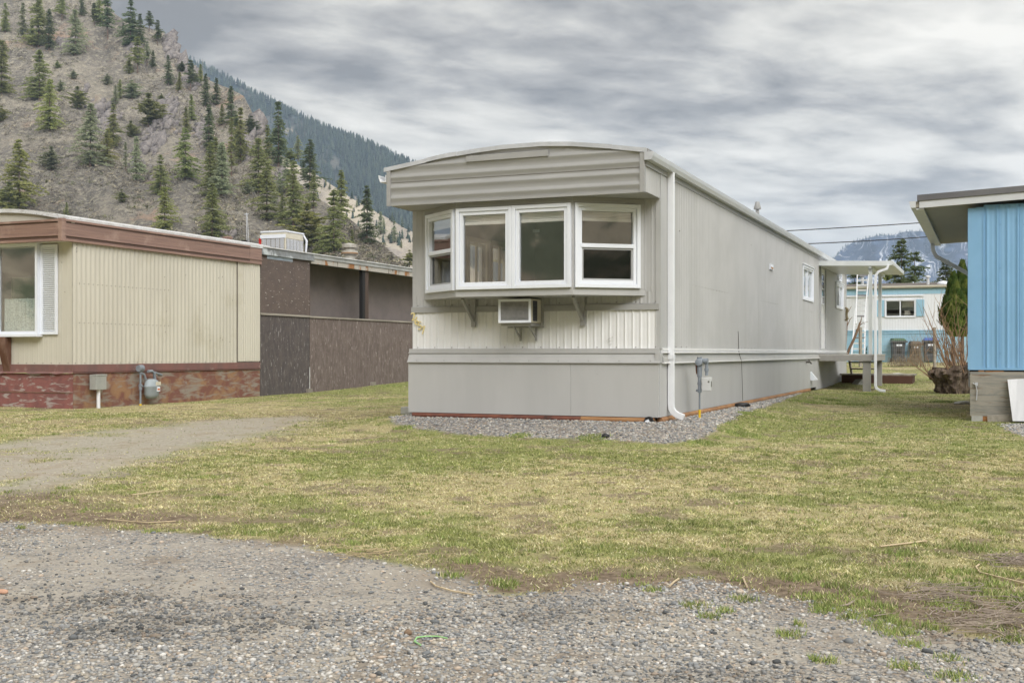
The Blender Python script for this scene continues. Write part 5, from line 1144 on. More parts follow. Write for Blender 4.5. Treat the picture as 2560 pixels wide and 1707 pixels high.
    mb.add(vs, [(2 * i, 2 * i + 2, 2 * i + 3, 2 * i + 1) for i in range(89)]); mb.build('curtain', mat('lace_curtain', (.52, .60, .56), .9, (.30, .36, .34), 38, lo=.45, hi=.6), w, smooth=True)
    mb = MB(); mb.box(-1.60, -.80, .12, .16, 2.27, 2.66); mb.build('green_panel', mat('green_board', (.045, .065, .030), .8), w)
    mb = MB(); s = Frame3((0, -.012, 0), (1, 0, 0), (0, -1, 0)); s.ring(mb, -.735, -.335, 1.585, 3.235, .055, .0, .032); sh = P(mb, 'shutter', m_vinyl, bevel=.003)
    mb = MB()
    for k in range(40):
        z = 1.645 + k * .0385; mb.obox((-.535, -.030, z + .014), (.148, 0, 0), (0, .010, -.013), (0, .003, .004))
    mb.build('slats', m_vinyl, sh)
    mb = MB(); mb.prism([(-.18, .0), (-.20, 0), (-.012, .0)], 0, .01, 'z') if False else None
    for x in (-1.64, -2.9):
        mb = MB(); mb.prism([(-.012, .90), (-.03, .88), (-.06, 1.0), (-.14, 1.26), (-.17, 1.40), (-.17, 1.545), (-.012, 1.545)], x, x + .17, 'x'); P(mb, 'window_bracket', mat('stained_bracket', (.12, .055, .035), .7, (.20, .12, .09), 5, stretch=(1, 1, .3)))
    mb = MB(); mb.box(-2.55, -2.2, 5.0, 5.3, 3.9, 4.1); mb = MB(); mb.lathe([(.10, 0), (.10, .12), (.12, .13), (.12, .16), (.02, .18)], (-.95, 5.9, 3.78), 8); P(mb, 'roof_vent', m_brown)
    mb = MB(); mb.lathe([(.09, 0), (.09, .16), (.075, .17)], (-.7, 7.0, 3.66), 10)
    return g
left_trailer()
m_dkply = mat('dark_painted_board', (.080, .070, .072), .85, (.115, .098, .096), 9, stretch=(1, 1, .35), col3=(.30, .28, .285), n3=13, lo3=.60, hi3=.66, st3=(1.8, 1.8, .5), dist=.8)
m_dkply2 = mat('brown_strand_board', (.130, .102, .094), .85, (.175, .142, .132), 9, stretch=(1, 1, .3), col3=(.33, .285, .27), n3=12, lo3=.585, hi3=.65, st3=(1.8, 1.8, .45), dist=.9)
m_dkply3 = mat('flaking_brown_board', (.130, .100, .090), .8, (.108, .085, .078), 4, col3=(.50, .47, .44), n3=8, lo3=.635, hi3=.67, st3=(1, 1, 3.8), dist=.5)
m_stucco = mat('brown_stucco', (.185, .162, .155), .9, (.215, .185, .175), 2.2, bump=.25, bscale=18)
def addition():
    g = empty('carport_addition', (*O2, 0), -TH, 'dark brown boarded lean-to joined to the back of the cream trailer', 'lean-to'); P = lambda mb, n, m, **k: mb.build(n, m, g, **k)
    y0, y1, y2 = 5.83, 7.90, 16.5
    mb = MB(); mb.box(-.04, .0, y0, y1 - .01, .10, 2.115); P(mb, 'lower_panel', m_dkply)
    mb = MB(); mb.box(-.03, .012, y0, y1 - .02, 2.17, 3.50); P(mb, 'upper_panel', m_dkply3)
    mb = MB(); mb.box(-.04, .0, y1 + .012, y2, .10, 2.11); P(mb, 'lower_panel', m_dkply2, label='long brown strand board panel below the opening')
    mb = MB(); mb.box(-.05, .03, y0, y1, 2.118, 2.165); mb.box(-.05, .028, y1, y2, 2.112, 2.152); P(mb, 'ledge', m_wood_grey)
    mb = MB(); mb.box(-.03, .006, y1 - .012, y1 + .012, .10, .9); P(mb, 'edge_strip', m_weath_w)
    mb = MB(); mb.box(-.70, -.65, y1, y2, .10, 3.6); mb.box(-.65, -.04, y1 - .04, y1 - .005, 2.1, 3.5); P(mb, 'inner_wall', m_stucco)
    mb = MB(); mb.box(-.09, .0, y1 - .015, y1 + .02, 2.165, 3.45); P(mb, 'post', mat('stained_post', (.085, .06, .05), .85))
    mb = MB(); mb.box(-.09, -.0, 10.62, 10.80, 2.155, 3.50); P(mb, 'post', mat('stained_post', (.085, .06, .05), .85)); mb = MB(); mb.box(-.10, -.0, 10.48, 10.618, 2.155, 3.50); P(mb, 'post', mat('black_stain', (.018, .018, .020), .8), label='black side of the post dividing the opening')
    mb = MB(); mb.prism([(.05, 3.50), (.05, 3.665), (-1.9, 3.80), (-1.9, 3.50)], y0 - .02, y2, 'y'); P(mb, 'roof', mat('felt_roof', (.24, .24, .245), .8, (.19, .19, .195), 5))
    mb = MB(); mb.box(.05, .075, y0, y1 + .1, 3.50, 3.66); P(mb, 'roof_flashing', mat('blue_grey_flashing', (.26, .28, .30), .5, (.17, .175, .18), 3, col3=(.50, .54, .57), n3=1.3, lo3=.55, hi3=.6))
    mb = MB(); mb.box(.05, .075, y1 + .1, y2, 3.565, 3.66); P(mb, 'roof_edge', mat('old_roof_edge', (.38, .39, .39), .6, (.28, .285, .28), 3))
    mb = MB(); mb.box(.03, .055, y1, y2, 3.44, 3.563); P(mb, 'fascia_board', mat('peeling_fascia', (.42, .40, .37), .85, (.30, .14, .055), 2.6, lo=.52, hi=.58, stretch=(1, 1, .5), col3=(.17, .14, .12), n3=7, lo3=.58, hi3=.63, st3=(1, 1, .3)))
    mb = MB(); mb.box(.04, .10, y0, y2, 3.662, 3.688); P(mb, 'roof_drip_edge', m_weath_w)
    # patched metal flashings over the corner panel
    mb = MB(); mb.box(.012, .018, y0 + .25, y0 + 1.3, 3.42, 3.53); P(mb, 'metal_patch', mat('zinc_patch', (.40, .46, .52), .35, (.32, .37, .42), 3, metal=.3))
    for yy in (7.75, 10.9):
        mb = MB(); X, Y = to_world(.05, yy, O2); z = gz(X, Y); mb.box(.0, .06, yy, yy + .2, z - .03, z + .10); P(mb, 'footing', m_wood_grey)
addition()
def rooftop_cooler():
    X, Y = to_world(-1.5, 8.02, O2); g = empty('evaporative_cooler', (X, Y, 3.70), -TH, 'white louvred cooler box on the roof of the dark lean-to', 'cooler')
    mb = MB(); mb.box(0, .72, 0, .82, .0, .56); mb.build('case', m_cream, g, bevel=.01); mb = MB(); mb.box(-.015, .735, -.015, .835, .56, .60); mb.build('lid', m_vinyl, g, bevel=.008)
    mb = MB(); mb.box(-.02, .725, -.02, .0, .41, .50); mb.build('tape', m_vinyl, g)
    for ax in (0, 1):
        f = Frame3((0, -.001, 0), (1, 0, 0), (0, -1, 0)) if ax == 0 else Frame3((.721, 0, 0), (0, 1, 0), (1, 0, 0)); Lx = .72 if ax == 0 else .82
        mb = MB()
        for k in range(5 if ax == 0 else 5):
            u0 = .04 + k * (Lx - .06) / 5; u1 = u0 + (Lx - .06) / 5 - .022
            for j in range(15): f.box(mb, u0, u1, .05 + j * .0235, .062 + j * .0235, 0, .012)
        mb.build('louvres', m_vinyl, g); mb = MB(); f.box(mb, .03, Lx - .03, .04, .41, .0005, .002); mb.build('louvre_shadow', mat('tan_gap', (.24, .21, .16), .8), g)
    mb = MB(); mb.box(-.05, -.003, -.03, .2, .10, .42); o = mb.build('red_panel', mat('red_plastic', (.55, .03, .025), .5), g)
    mb = MB(); mb.tube([(.74, .78, .55), (.80, .84, .40), (.77, .84, .02)], [.02, .03, .02], 6); mb.build('loose_wrap', m_vinyl, g)
rooftop_cooler()
def flue():
    X, Y = to_world(-1.5, 12.35, O2); mb = MB(); mb.lathe([(.155, -.1), (.155, .33), (.23, .34), (.235, .44), (.16, .45), (.15, .52), (.22, .53), (.225, .62), (.06, .66)], (0, 0, 0), 16)
    g = empty('roof_flue', (X, Y, 3.72), 0, 'stubby capped flue pipe on the lean-to roof', 'flue'); mb.build('pipe', mat('flue_metal', (.47, .46, .42), .6, (.33, .30, .26), 4), g, smooth=True)
    mb = MB(); mb.lathe([(.236, .345), (.242, .35), (.242, .385), (.236, .39)], (0, 0, 0), 16); mb.build('rust_band', mat('rust_band', (.30, .19, .11), .8), g, smooth=True)
flue()
def mast():
    X, Y = to_world(-1.62, 7.6, O2); g = empty('service_mast', (X, Y, 3.7), 0, 'thin double pipe mast left of the white roof cooler', 'mast')
    mb = MB(); mb.tube([(0, 0, 0), (-.02, 0, 1.02)], .010, 6); mb.tube([(.06, 0, 0), (.0, 0, 1.0)], .007, 6); mb.tube([(-.07, 0, .98), (.03, 0, 1.0)], .010, 6); mb.build('pipe', m_metal, g)
    mb = MB(); mb.box(-.14, .0, -.05, .1, .12, .34); mb.build('black_box', mat('black_plastic', (.02, .02, .022), .4), g); mb = MB(); mb.lathe([(.18, 0), (.16, .07), (.03, .12)], (-.15, -.1, .0), 7); mb.build('wrapping', m_vinyl, g)
    a = Vector((X - .05, Y, 4.70)); b = Vector((-14.5, 30.0, 6.6)); pts = []
    for k in range(15): t = k / 14; p = a.lerp(b, t); p.z -= .35 * 4 * t * (1 - t) * .5; pts.append(p)
    mb = MB(); mb.tube(pts, .006, 4); o = mb.build('overhead_wire', mat('grey_wire', (.25, .25, .25), .6), None); tag(o, 'faint thin wire running left from the pipe mast', 'wire')
mast()
def elec_box():
    X, Y = to_world(.13, .51, O2); z = gz(X, Y); g = empty('meter_cabinet', (X, Y, z), -TH, 'grey metal electrical box on a white conduit against the red skirting', 'electrical box')
    mb = MB(); mb.tube([(0, 0, -.04), (0, 0, .36)], .034, 10); mb.build('conduit', m_white_al, g, smooth=True)
    mb = MB(); mb.box(-.075, .075, -.15, .13, .345, .625); mb.box(-.0, .083, -.155, .14, .60, .63); mb.build('cabinet', mat('putty_metal', (.36, .37, .35), .5, (.31, .32, .305), 5), g, bevel=.006)
elec_box()
def gas_meter_left():
    X, Y = to_world(.16, 1.62, O2); z = gz(X, Y); g = empty('gas_meter', (X, Y, z), -TH, 'rounded grey gas meter standing against the peeling red skirting', 'gas meter')
    mb = MB(); mb.tube([(0, 0, -.03), (0, 0, .03)], .024, 8); mb.build('yellow_sleeve', mat('safety_yellow', (.75, .50, .02), .5), g)
    mb = MB(); mb.tube([(0, 0, .0), (0, 0, .62)], .020, 8); mb.tube([(0, 0, .30), (0, 0, .42)], .032, 8); mb.tube([(-.04, 0, .38), (.05, 0, .38)], .018, 8)
    mb.tube([(0, 0, .62), (0, 0, .76)], .03, 8); mb.tube([(0, -.06, .72), (0, .05, .72)], [.065, .07], 14); mb.tube([(0, 0, .63), (.0, .10, .60), (.0, .15, .50)], .026, 8); mb.tube([(0, .42, .50), (0, .40, .62), (0, .34, .66), (0, .22, .66)], .03, 8); mb.tube([(0, .38, .64), (.0, .62, .58), (-.1, .64, .58)], .024, 8)
    mb.build('pipework', m_meter, g, smooth=True)
    mb = MB(); mb.lathe([(.06, 0), (.115, .02), (.15, .09), (.155, .22), (.165, .235), (.165, .255), (.15, .27), (.135, .35), (.08, .385), (.02, .39)], (0, 0, 0), 18); mb.v = [(v[0] * .75, v[1] * 1.15, v[2]) for v in mb.v]; mb.xf(Matrix.Translation((.02, .30, .12)))
    mb.build('meter_body', mat('meter_light_grey', (.30, .345, .375), .45, (.26, .30, .33), 5), g, smooth=True)
    mb = MB(); mb.obox((.135, .36, .42), (.006, 0, 0), (0, .07, 0), (0, 0, .036)); mb.build('dial', m_cream, g); mb = MB(); mb.obox((.138, .36, .31), (.005, 0, 0), (0, .045, 0), (0, 0, .045)); mb.build('sticker', m_vinyl, g); mb = MB(); mb.obox((.1445, .36, .305), (.001, 0, 0), (0, .035, 0), (0, 0, .018)); mb.build('sticker_print', mat('orange_print', (.6, .2, .08), .6), g)
gas_meter_left()
def dry_tuft(px, py, lab, seed, hh=.22, n=60):
    rs = random.Random(seed); X, Y, z = on_ground(px, py); mb = MB()
    for _ in range(n):
        a = rs.uniform(0, 6.28); L = rs.uniform(.5, 1.1) * hh; r = rs.uniform(0, .05); d = rs.uniform(.2, .9)
        mb.tube([(math.cos(a) * r, math.sin(a) * r, 0), (math.cos(a) * (r + L * d * .4), math.sin(a) * (r + L * d * .4), L * .8), (math.cos(a) * (r + L * d), math.sin(a) * (r + L * d), L * rs.uniform(.4, 1))], [.004, .003, .001], 3, False)
    o = mb.build('dry_grass_tuft', mat('dry_stalk', (.42, .31, .17), .9), None); o.location = (X, Y, z); tag(o, lab, 'dry grass', 'dry grass tufts at the cream trailer')
dry_tuft(220, 1017, 'dry brown grass tuft at the foot of the white conduit', 1); dry_tuft(318, 1010, 'dry brown grass tuft just left of the grey gas meter', 2, .28); dry_tuft(345, 1008, 'low dry grass tuft under the rounded grey gas meter', 3, .14)

# ------------------------------------------------------------------ the blue house on the right
m_blue = mat('blue_siding', (.225, .425, .65), .5, (.205, .395, .605), 1.5, spec=.4)
m_palewood = mat('grey_plywood', (.31, .29, .25), .85, (.215, .215, .20), 2.2, lo=.44, hi=.6, bump=.3, bscale=26, stretch=(.5, .5, 4.5), dist=1.8, col3=(.20, .13, .085), n3=3.0, lo3=.585, hi3=.64, st3=(.6, .6, 6))
def blue_house():
    g = empty('blue_house', (*O3, 0), -TH, 'bright blue ribbed metal house with plywood skirting at the frame edge', 'house'); P = lambda mb, n, m, **k: mb.build(n, m, g, **k)
    Wd, L_ = 4.2, 6.4; top = lambda x: 3.47 + .042 * (x if x < 2.1 else 4.2 - x)
    mb = MB(); mb.box(.0, Wd, .012, L_, 1.00, 3.47); P(mb, 'walls', m_blue)
    mb = MB()
    for z0, z1 in ((1.0, 3.53),): sheet(mb, 'x', .215, Wd, z0, z1, .0, -1, .144, .022, prof_rib, 12)
    for k in range(28): mb.box(.215 + .144 * k + .075 , .215 + .144 * k + .082, -.010, .0, 1.0, 3.53) if k % 2 else None
    P(mb, 'front_siding', m_blue, smooth=True)
    mb = MB(); mb.box(-.012, .10, -.016, .0, 1.0, 3.49); mb.box(.10, .215, -.010, 0, 1.0, 3.5); mb.box(.205, .213, -.02, -.009, 1.0, 3.5); mb.box(.0, Wd, -.018, 0, .985, 1.02); mb.box(-.016, .0, .0, L_, .985, 3.46); P(mb, 'corner_trim', m_blue)
    mb = MB(); screws(mb, [(x, -.016, z) for z in (1.24, 1.95, 2.55, 3.22) for x in (.45, .80, 1.15, 1.5)], (0, -1, 0), .008); P(mb, 'screws', mat('blue_screw', (.10, .2, .3), .6))
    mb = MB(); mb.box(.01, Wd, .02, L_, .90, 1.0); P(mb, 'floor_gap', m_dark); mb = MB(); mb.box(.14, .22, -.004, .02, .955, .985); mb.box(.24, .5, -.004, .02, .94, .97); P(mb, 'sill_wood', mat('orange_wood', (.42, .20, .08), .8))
    mb = MB(); mb.box(.02, Wd, -.02, .005, .275, .958); mb.box(.015, .04, .0, L_, .28, .95); P(mb, 'skirting', m_palewood)
    mb = MB(); mb.box(.04, .20, -.02, .12, .12, .275); P(mb, 'footing', mat('concrete', (.42, .42, .40), .9)); mb = MB(); mb.box(.20, .30, -.01, .05, .16, .275); P(mb, 'wood_shim', mat('orange_wood', (.42, .20, .08), .8))
    # roof with overhang on the near and left sides
    ox, oy = .80, .14
    def rf(x, dz): return (x, 3.615 + .042 * (x + ox) + dz)
    def slab_(mb, x0, x1, y0, y1, a, b): mb.prism([rf(x0, a), rf(x1, a), rf(x1, b), rf(x0, b)], y0, y1, 'y')
    mb = MB(); slab_(mb, -ox + .08, 2.2, -oy, -oy + .03, -.105, .005); P(mb, 'gable_fascia', m_gutter)
    mb = MB(); slab_(mb, -ox + .05, 2.2, -oy - .02, L_ + .15, .008, .10); P(mb, 'roof', mat('charcoal_roof', (.145, .145, .155), .5, (.12, .12, .13), 2))
    mb = MB(); slab_(mb, -ox + .02, 2.2, -oy + .03, L_ + .15, -.09, .004); P(mb, 'soffit', mat('tan_soffit', (.40, .37, .315), .7, (.345, .32, .275), 1.2, stretch=(1, .2, 1)))
    kp = [(0, 0), (0, .10), (-.10, .10), (-.075, 0)]
    mb = MB(); mb.prism([(-ox + .03 + a, 3.52 + b) for a, b in kp], -oy - .02, L_ + .15, 'y'); P(mb, 'gutter', m_gutter)
    mb = MB(); mb.box(-ox + .035, -ox + .15, -oy + .03, L_ + .1, 3.49, 3.515); P(mb, 'soffit_trim', m_gutter)
    mb = MB(); mb.sweep([(-ox - .01, L_ - .05, 3.52), (-ox + .0, L_ - .05, 3.38), (-ox + .06, L_ - .06, 3.26), (-.20, L_ - .08, 2.93), (-.10, L_ - .08, 2.86), (-.07, L_ - .08, 2.74), (-.07, L_ - .08, .55)], [(-.035, -.04), (.035, -.04), (.035, .04), (-.035, .04)], up=(0, 1, 0))
    P(mb, 'downspout', m_gutter, bevel=.006)
    mb = MB(); mb.tube([(.06, -.04, .78), (.10, -.06, .76), (.12, -.05, .66), (.11, -.05, .52)], .008, 6); mb.box(.09, .13, -.06, -.02, .74, .79); P(mb, 'hose_hook', m_metal)
blue_house()
def leaning_panel():
    X, Y = to_world(.55, -.20, O3); z = gz(X, Y); mb = MB(); mb.add([(0, .12, .62), (1.4, .12, .70), (1.4, -.12, .0), (.07, -.12, .0), (0.01, .15, .62), (1.4, .15, .70), (1.4, -.09, .0), (.08, -.09, .0)], [(0, 1, 2, 3), (7, 6, 5, 4), (0, 4, 5, 1), (1, 5, 6, 2), (2, 6, 7, 3), (3, 7, 4, 0)])
    o = mb.build('white_sheet', mat('white_panel', (.66, .67, .70), .5, (.55, .56, .59), 2, stretch=(3, 1, .3)), None); o.location = (X, Y, z + .03); o.rotation_euler = (0, 0, -TH); tag(o, 'white sheet panel leaning on the blue house skirting', 'panel')
    mb = MB(); mb.box(-.35, .45, -.06, .0, -.03, .09); o = mb.build('timber_board', m_wood_grey, None); X, Y = to_world(.62, -.06, O3); o.location = (X, Y, gz(X, Y) + .03); o.rotation_euler = (0, R(-4), -TH); tag(o, 'pale timber offcut lying along the plywood skirting', 'board')
leaning_panel()
def downspout_stone():
    X, Y, z = on_ground(2408, 1010); pebble('splash_stone', (X, Y, z + .02), (.20, .12, .05), mat('concrete', (.42, .42, .40), .9), 'flat pale stone at the foot of the blue house downspout', 'stone', 9)
downspout_stone()

# ------------------------------------------------------------------ stump, cedars, fence posts, bins, ladder
m_stump = mat('stump_bark', (.085, .060, .045), .95, (.19, .145, .11), 7, stretch=(1.5, 1.5, .35), bump=1.0, bscale=12, bdist=.05, lo=.45, hi=.62)
m_shoot = mat('brown_shoot', (.30, .19, .115), .8, (.24, .15, .09), 8, randv=.0)
def stump():
    Yd = 27.8; X = (2383 - 1280) / F * Yd; z = gz(X, Yd); g = empty('tree_stump', (X, Yd, z), 0, 'gnarled dark stump sprouting many bare brown shoots', 'stump')
    rs = np.random.RandomState(3); n = 84; lv = 34; vs = []; fs = []
    for j in range(lv + 1):
        t = j / lv; zz = -.05 + t * (.66); r0 = .23 + .15 * min(1, t * 1.5) ** 1.2 + .25 * max(0, .12 - t) + .03 * math.sin(t * 9)
        for k in range(n):
            a = 2 * math.pi * k / n; r = r0 * (1 + .13 * math.sin(3 * a + 1.3 + t) + .10 * math.sin(5 * a + 2 + 3 * t) + .09 * math.sin(11 * a + 5 * t) + .05 * math.sin(17 * a - 7 * t) + .5 * (float(fbm(a * 2.2 + 9, t * 2.5, 3.0, 4, 131)) - .5)) + rs.uniform(-.010, .010)
            tilt = (.09 * math.cos(a)) * t
            vs.append((math.cos(a) * r * 1.15 - .12 * t * (math.cos(a) < 0), math.sin(a) * r * .9, zz + tilt + (.05 * math.sin(7 * a) + rs.uniform(-.04, .04) if j == lv else 0)))
    for j in range(lv):
        for k in range(n): fs.append((j * n + k, j * n + (k + 1) % n, (j + 1) * n + (k + 1) % n, (j + 1) * n + k))
    vs.append((0, 0, .60)); c = len(vs) - 1
    for k in range(n): fs.append((lv * n + k, lv * n + (k + 1) % n, c))
    mb = MB(); mb.add(vs, fs); mb.build('trunk', m_stump, g, smooth=True)
    r = random.Random(6)
    def shoot(x, y, z0, dx, dz, L, w, m, seg=5):
        pts = [(x, y, z0)]; px_, pz = x, z0; vx, vz = dx, dz; py_ = y
        for k in range(seg):
            vx += r.uniform(-.12, .12); vz += r.uniform(-.02, .10); q = math.hypot(vx, vz); px_ += vx / q * L / seg; pz += vz / q * L / seg; py_ += r.uniform(-.05, .05); pts.append((px_, py_, pz))
        m.tube(pts, [w * (1 - .8 * k / seg) for k in range(seg + 1)], 5, False)
        return pts
    for k in range(36):
        m = MB(); a = r.uniform(-.9, .35) if k > 4 else [-1.5, -1.15, -.95, -.8, -1.3][k]
        x0 = r.uniform(-.15, .38); L = r.uniform(.9, 1.75) if k > 4 else r.uniform(.8, 1.15)
        z0 = .50 if k > 4 else .22; x0 = x0 if k > 4 else -.36
        pts = shoot(x0, r.uniform(-.3, .2), z0, math.sin(a * .62), math.cos(a * .62), L, r.uniform(.010, .019), m)
        for _ in range(3 if k % 2 else 2): 
            p = r.choice(pts[2:]); shoot(p[0], p[1], p[2], r.uniform(-.8, .5), r.uniform(.3, 1), r.uniform(.2, .6), .006, m, 3)
        m.build('shoot', m_shoot, g)
    m = MB()
    shoot(-.15, -.2, .45, -.35, 1.0, 1.75, .026, m, 6); m.build('shoot', m_shoot, g, label='thickest pale shoot rising on the left of the stump')
stump()
def cedar(px, top, foot, Yd, r0, seed, lab):
    rs = random.Random(seed); X = (px - 1280) / F * Yd; zb = gz(X, Yd); zt = H + (Y0 - top) / F * Yd; z0 = H + (Y0 - foot) / F * Yd
    g = empty('cedar_hedge_tree', (X, Yd, zb), 0, lab, 'cedar', 'columnar cedars behind the blue house'); h = zt - z0
    t = MB(); t.tube([(0, 0, -.05), (0, 0, zt - zb - .2)], [.07, .01], 7); t.build('trunk', m_bark, g)
    f = MB()
    for _ in range(6500):
        u = rs.random() ** .8; a = rs.uniform(0, 6.283); prof = r0 * (min(1, (1 - u) * 1.7) ** .75) * (min(1, .35 + u * 3)) * (1 + .16 * math.sin(4 * a + u * 9) + .10 * math.sin(9 * a - u * 23))
        r = prof * rs.uniform(.70, 1.0 + .16 * (math.sin(a * 6 + u * 40) > .2)); z = z0 - zb + h * u; s = rs.uniform(.04, .10); c, d = math.cos(a), math.sin(a); b = a + rs.uniform(-.7, .7); tx, ty = -math.sin(b), math.cos(b)
        f.add([(c * r - tx * s * .5, d * r - ty * s * .5, z), (c * r + tx * s * .5, d * r + ty * s * .5, z), (c * (r + s * .5) + tx * rs.uniform(-.3, .3) * s, d * (r + s * .5), z + s * rs.uniform(1.0, 1.9))], [(0, 1, 2)])
    f.build('crown', mat('cedar_foliage', (.055, .095, .022), .8, (.15, .185, .045), 4.5, spec=.15, lo=.45, hi=.58), g)
cedar(2384, 690, 842, 31, .29, 1, 'left cedar with the lower pointed top'); cedar(2406, 659, 842, 31.6, .27, 2, 'right cedar with the taller pointed top touching the blue wall')
def fence_post(px, top, foot, lab, w=.09):
    X, Y, z = on_ground(px, foot); zt = H + (Y0 - top) / F * Y; g = MB(); g.box(-w / 2, w / 2, -w / 2, w / 2, -.1, zt - z); o = g.build('fence_post', m_wood_grey, None, bevel=.008); o.location = (X, Y, z); o.rotation_euler = (0, 0, .3); tag(o, lab, 'fence post', 'fence posts by the bins'); return X, Y, z, zt
fp = fence_post(2336.5, 818, 917, 'grey fence post standing in front of the blue lidded bin'); fq = fence_post(2151, 818, 917, 'grey fence post between the ladder rails behind the porch', .10)
def wire_fence():
    a = Vector((fq[0], fq[1] + .02, 0)); b = Vector((fp[0], fp[1] + .02, 0)); d = b - a; b2 = b + d * .55; mb = MB(); n = 60
    for k in range(8):
        z = .12 + k * .17; mb.tube([(a.lerp(b2, t / 12).x, a.lerp(b2, t / 12).y, fp[2] + z + .01 * math.sin(t * 3 + k)) for t in range(13)], .0035, 3, False)
    for k in range(n + 1): p = a.lerp(b2, k / n); mb.tube([(p.x, p.y, fp[2] + .05), (p.x, p.y, fp[2] + 1.31)], .0028, 3, False)
    o = mb.build('wire_fence', mat('fence_wire', (.35, .35, .36), .5), None); tag(o, 'thin grey wire mesh strung in front of the bins', 'fence')
wire_fence()
m_bin = mat('grey_bin_plastic', (.085, .088, .095), .55, (.07, .072, .08), 3)
def bin_(pl, pr, top, foot, lid, body, lab):
    Yd = 52.6; xc = ((pl + pr) / 2 - 1280) / F * Yd; z = gz(xc, Yd); w = (pr - pl) / F * Yd * .80; h = H + (Y0 - top) / F * Yd - z
    g = empty('wheelie_bin', (xc, Yd, z), -.15, lab, 'bin', 'wheelie bins by the blue skirting')
    mb = MB(); a = w * .40; b = w * .5; ya, yb = -.26, .30; y2a, y2b = -.33, .34
    mb.add([(-a, ya, .04), (a, ya, .04), (a, yb, .04), (-a, yb, .04), (-b, y2a, h - .1), (b, y2a, h - .1), (b, y2b, h - .1), (-b, y2b, h - .1)], [(0, 3, 2, 1), (4, 5, 6, 7), (0, 1, 5, 4), (1, 2, 6, 5), (2, 3, 7, 6), (3, 0, 4, 7)]); mb.build('body', body, g, bevel=.02)
    mb = MB(); mb.add([(-b - .04, y2a - .04, h - .13), (b + .04, y2a - .04, h - .13), (b + .04, y2b, h - .13), (-b - .04, y2b, h - .13), (-b * .75, y2a + .05, h - .01), (b * .75, y2a + .05, h - .01), (b * .9, y2b, h), (-b * .9, y2b, h)], [(0, 3, 2, 1), (4, 5, 6, 7), (0, 1, 5, 4), (1, 2, 6, 5), (2, 3, 7, 6), (3, 0, 4, 7)]); mb.build('lid', lid, g, bevel=.015)
    mb = MB(); mb.box(-b - .07, b + .07, y2a - .05, y2a - .0, h - .20, h - .14); mb.build('rim', body, g)
    mb = MB(); mb.box(-a * .55, -a * .08, y2a + .005, y2a + .012, h * .66, h * .74); mb.box(a * .02, a * .5, y2a + .005, y2a + .012, h * .66, h * .74); mb.xf(Matrix.Translation((0, -.012, 0))); mb.build('sticker', m_vinyl, g)
    mb = MB(); mb.box(-a * .4, a * .4, y2a + .0, y2a + .02, h * .40, h * .56); mb.build('recess', m_dark, g)
    for s in (-1, 1): mb = MB(); mb.tube([(s * (a - .02), yb + .02, .09), (s * (a + .05), yb + .02, .09)], .09, 12); mb.build('wheel', m_dark, g)
bin_(2225, 2265, 845, 905, mat('green_lid', (.055, .11, .06), .5), m_bin, 'grey wheelie bin with a dull green lid'); bin_(2272, 2302, 852, 905, m_bin if False else mat('brown_bin', (.12, .095, .075), .6), mat('brown_bin', (.12, .095, .075), .6), 'smaller brown wheelie bin between the other two')
bin_(2303, 2345, 844, 905, mat('blue_lid', (.05, .11, .36), .5), m_bin, 'grey wheelie bin with a bright blue lid')
def weeds(px0, px1, py, Yd, n, hh, lab, seed):
    rs = random.Random(seed); x0 = (px0 - 1280) / F * Yd; x1 = (px1 - 1280) / F * Yd; mb = MB()
    for _ in range(n):
        x = rs.uniform(x0, x1); y = Yd + rs.uniform(-.4, .4); z = gz(x, y); L = rs.uniform(.4, 1) * hh; a = rs.uniform(-.35, .35); b = rs.uniform(-.3, .3)
        mb.tube([(x, y, z), (x + a * L * .4, y + b * L * .5, z + L * .6), (x + a * L, y + b * L, z + L)], [.009, .006, .003], 3, False)
        for _k in range(2):
            q = rs.uniform(.4, 1); mb.tube([(x + a * L * q, y + b * L * q, z + L * q), (x + a * L * q + rs.uniform(-.12, .12), y, z + L * q + rs.uniform(.0, .12))], [.004, .002], 3, False)
    o = mb.build('dry_weeds', mat('dry_weed', (.30, .235, .16), .9), None); tag(o, lab, 'weeds', kind='stuff')
weeds(2225, 2310, 905, 44.5, 150, .42, 'dry brown weeds in front of the bins', 1); weeds(2270, 2305, 905, 51.5, 40, 1.35, 'tall dry stalks behind the brown bin', 2); weeds(2345, 2410, 905, 46, 50, 1.1, 'dry stalks', 3)
def ladder():
    Yb, Yt = 50.0, 53.7; xb = (2144 - 1280) / F * Yb; xt = (2157 - 1280) / F * Yt; zb = gz(xb, Yb); zt = H + (Y0 - 683) / F * Yt
    g = empty('ladder', (xb, Yb, zb), 0, 'silver aluminium ladder leaning against the white and blue trailer', 'ladder'); d = Vector((xt - xb, Yt - Yb, zt - zb)); al = mat('ladder_aluminium', (.60, .62, .65), .35, metal=.2)
    for s in (-1, 1):
        mb = MB(); mb.beam(Vector((s * .29, 0, 0)), d * .60 + Vector((s * .22, 0, 0)), .06, .07); mb.build('rail', al, g); mb = MB(); mb.beam(d * .42 + Vector((s * .18, -.05, 0)), d + Vector((s * (.27), -.05, 0)), .05, .06); mb.build('rail', al, g)
    n = 17
    for k in range(n):
        t = (k + .6) / n; w = (.29 - .07 * t / .6) if t < .6 else (.2 + .07 * (t - .6) / .4); p = d * t; mb = MB(); mb.box(p.x - w, p.x + w, p.y - .04, p.y + .05, p.z - .034, p.z + .034); mb.build('rung', al if k % 4 else mat('dark_rung', (.18, .18, .2), .5), g)
ladder()
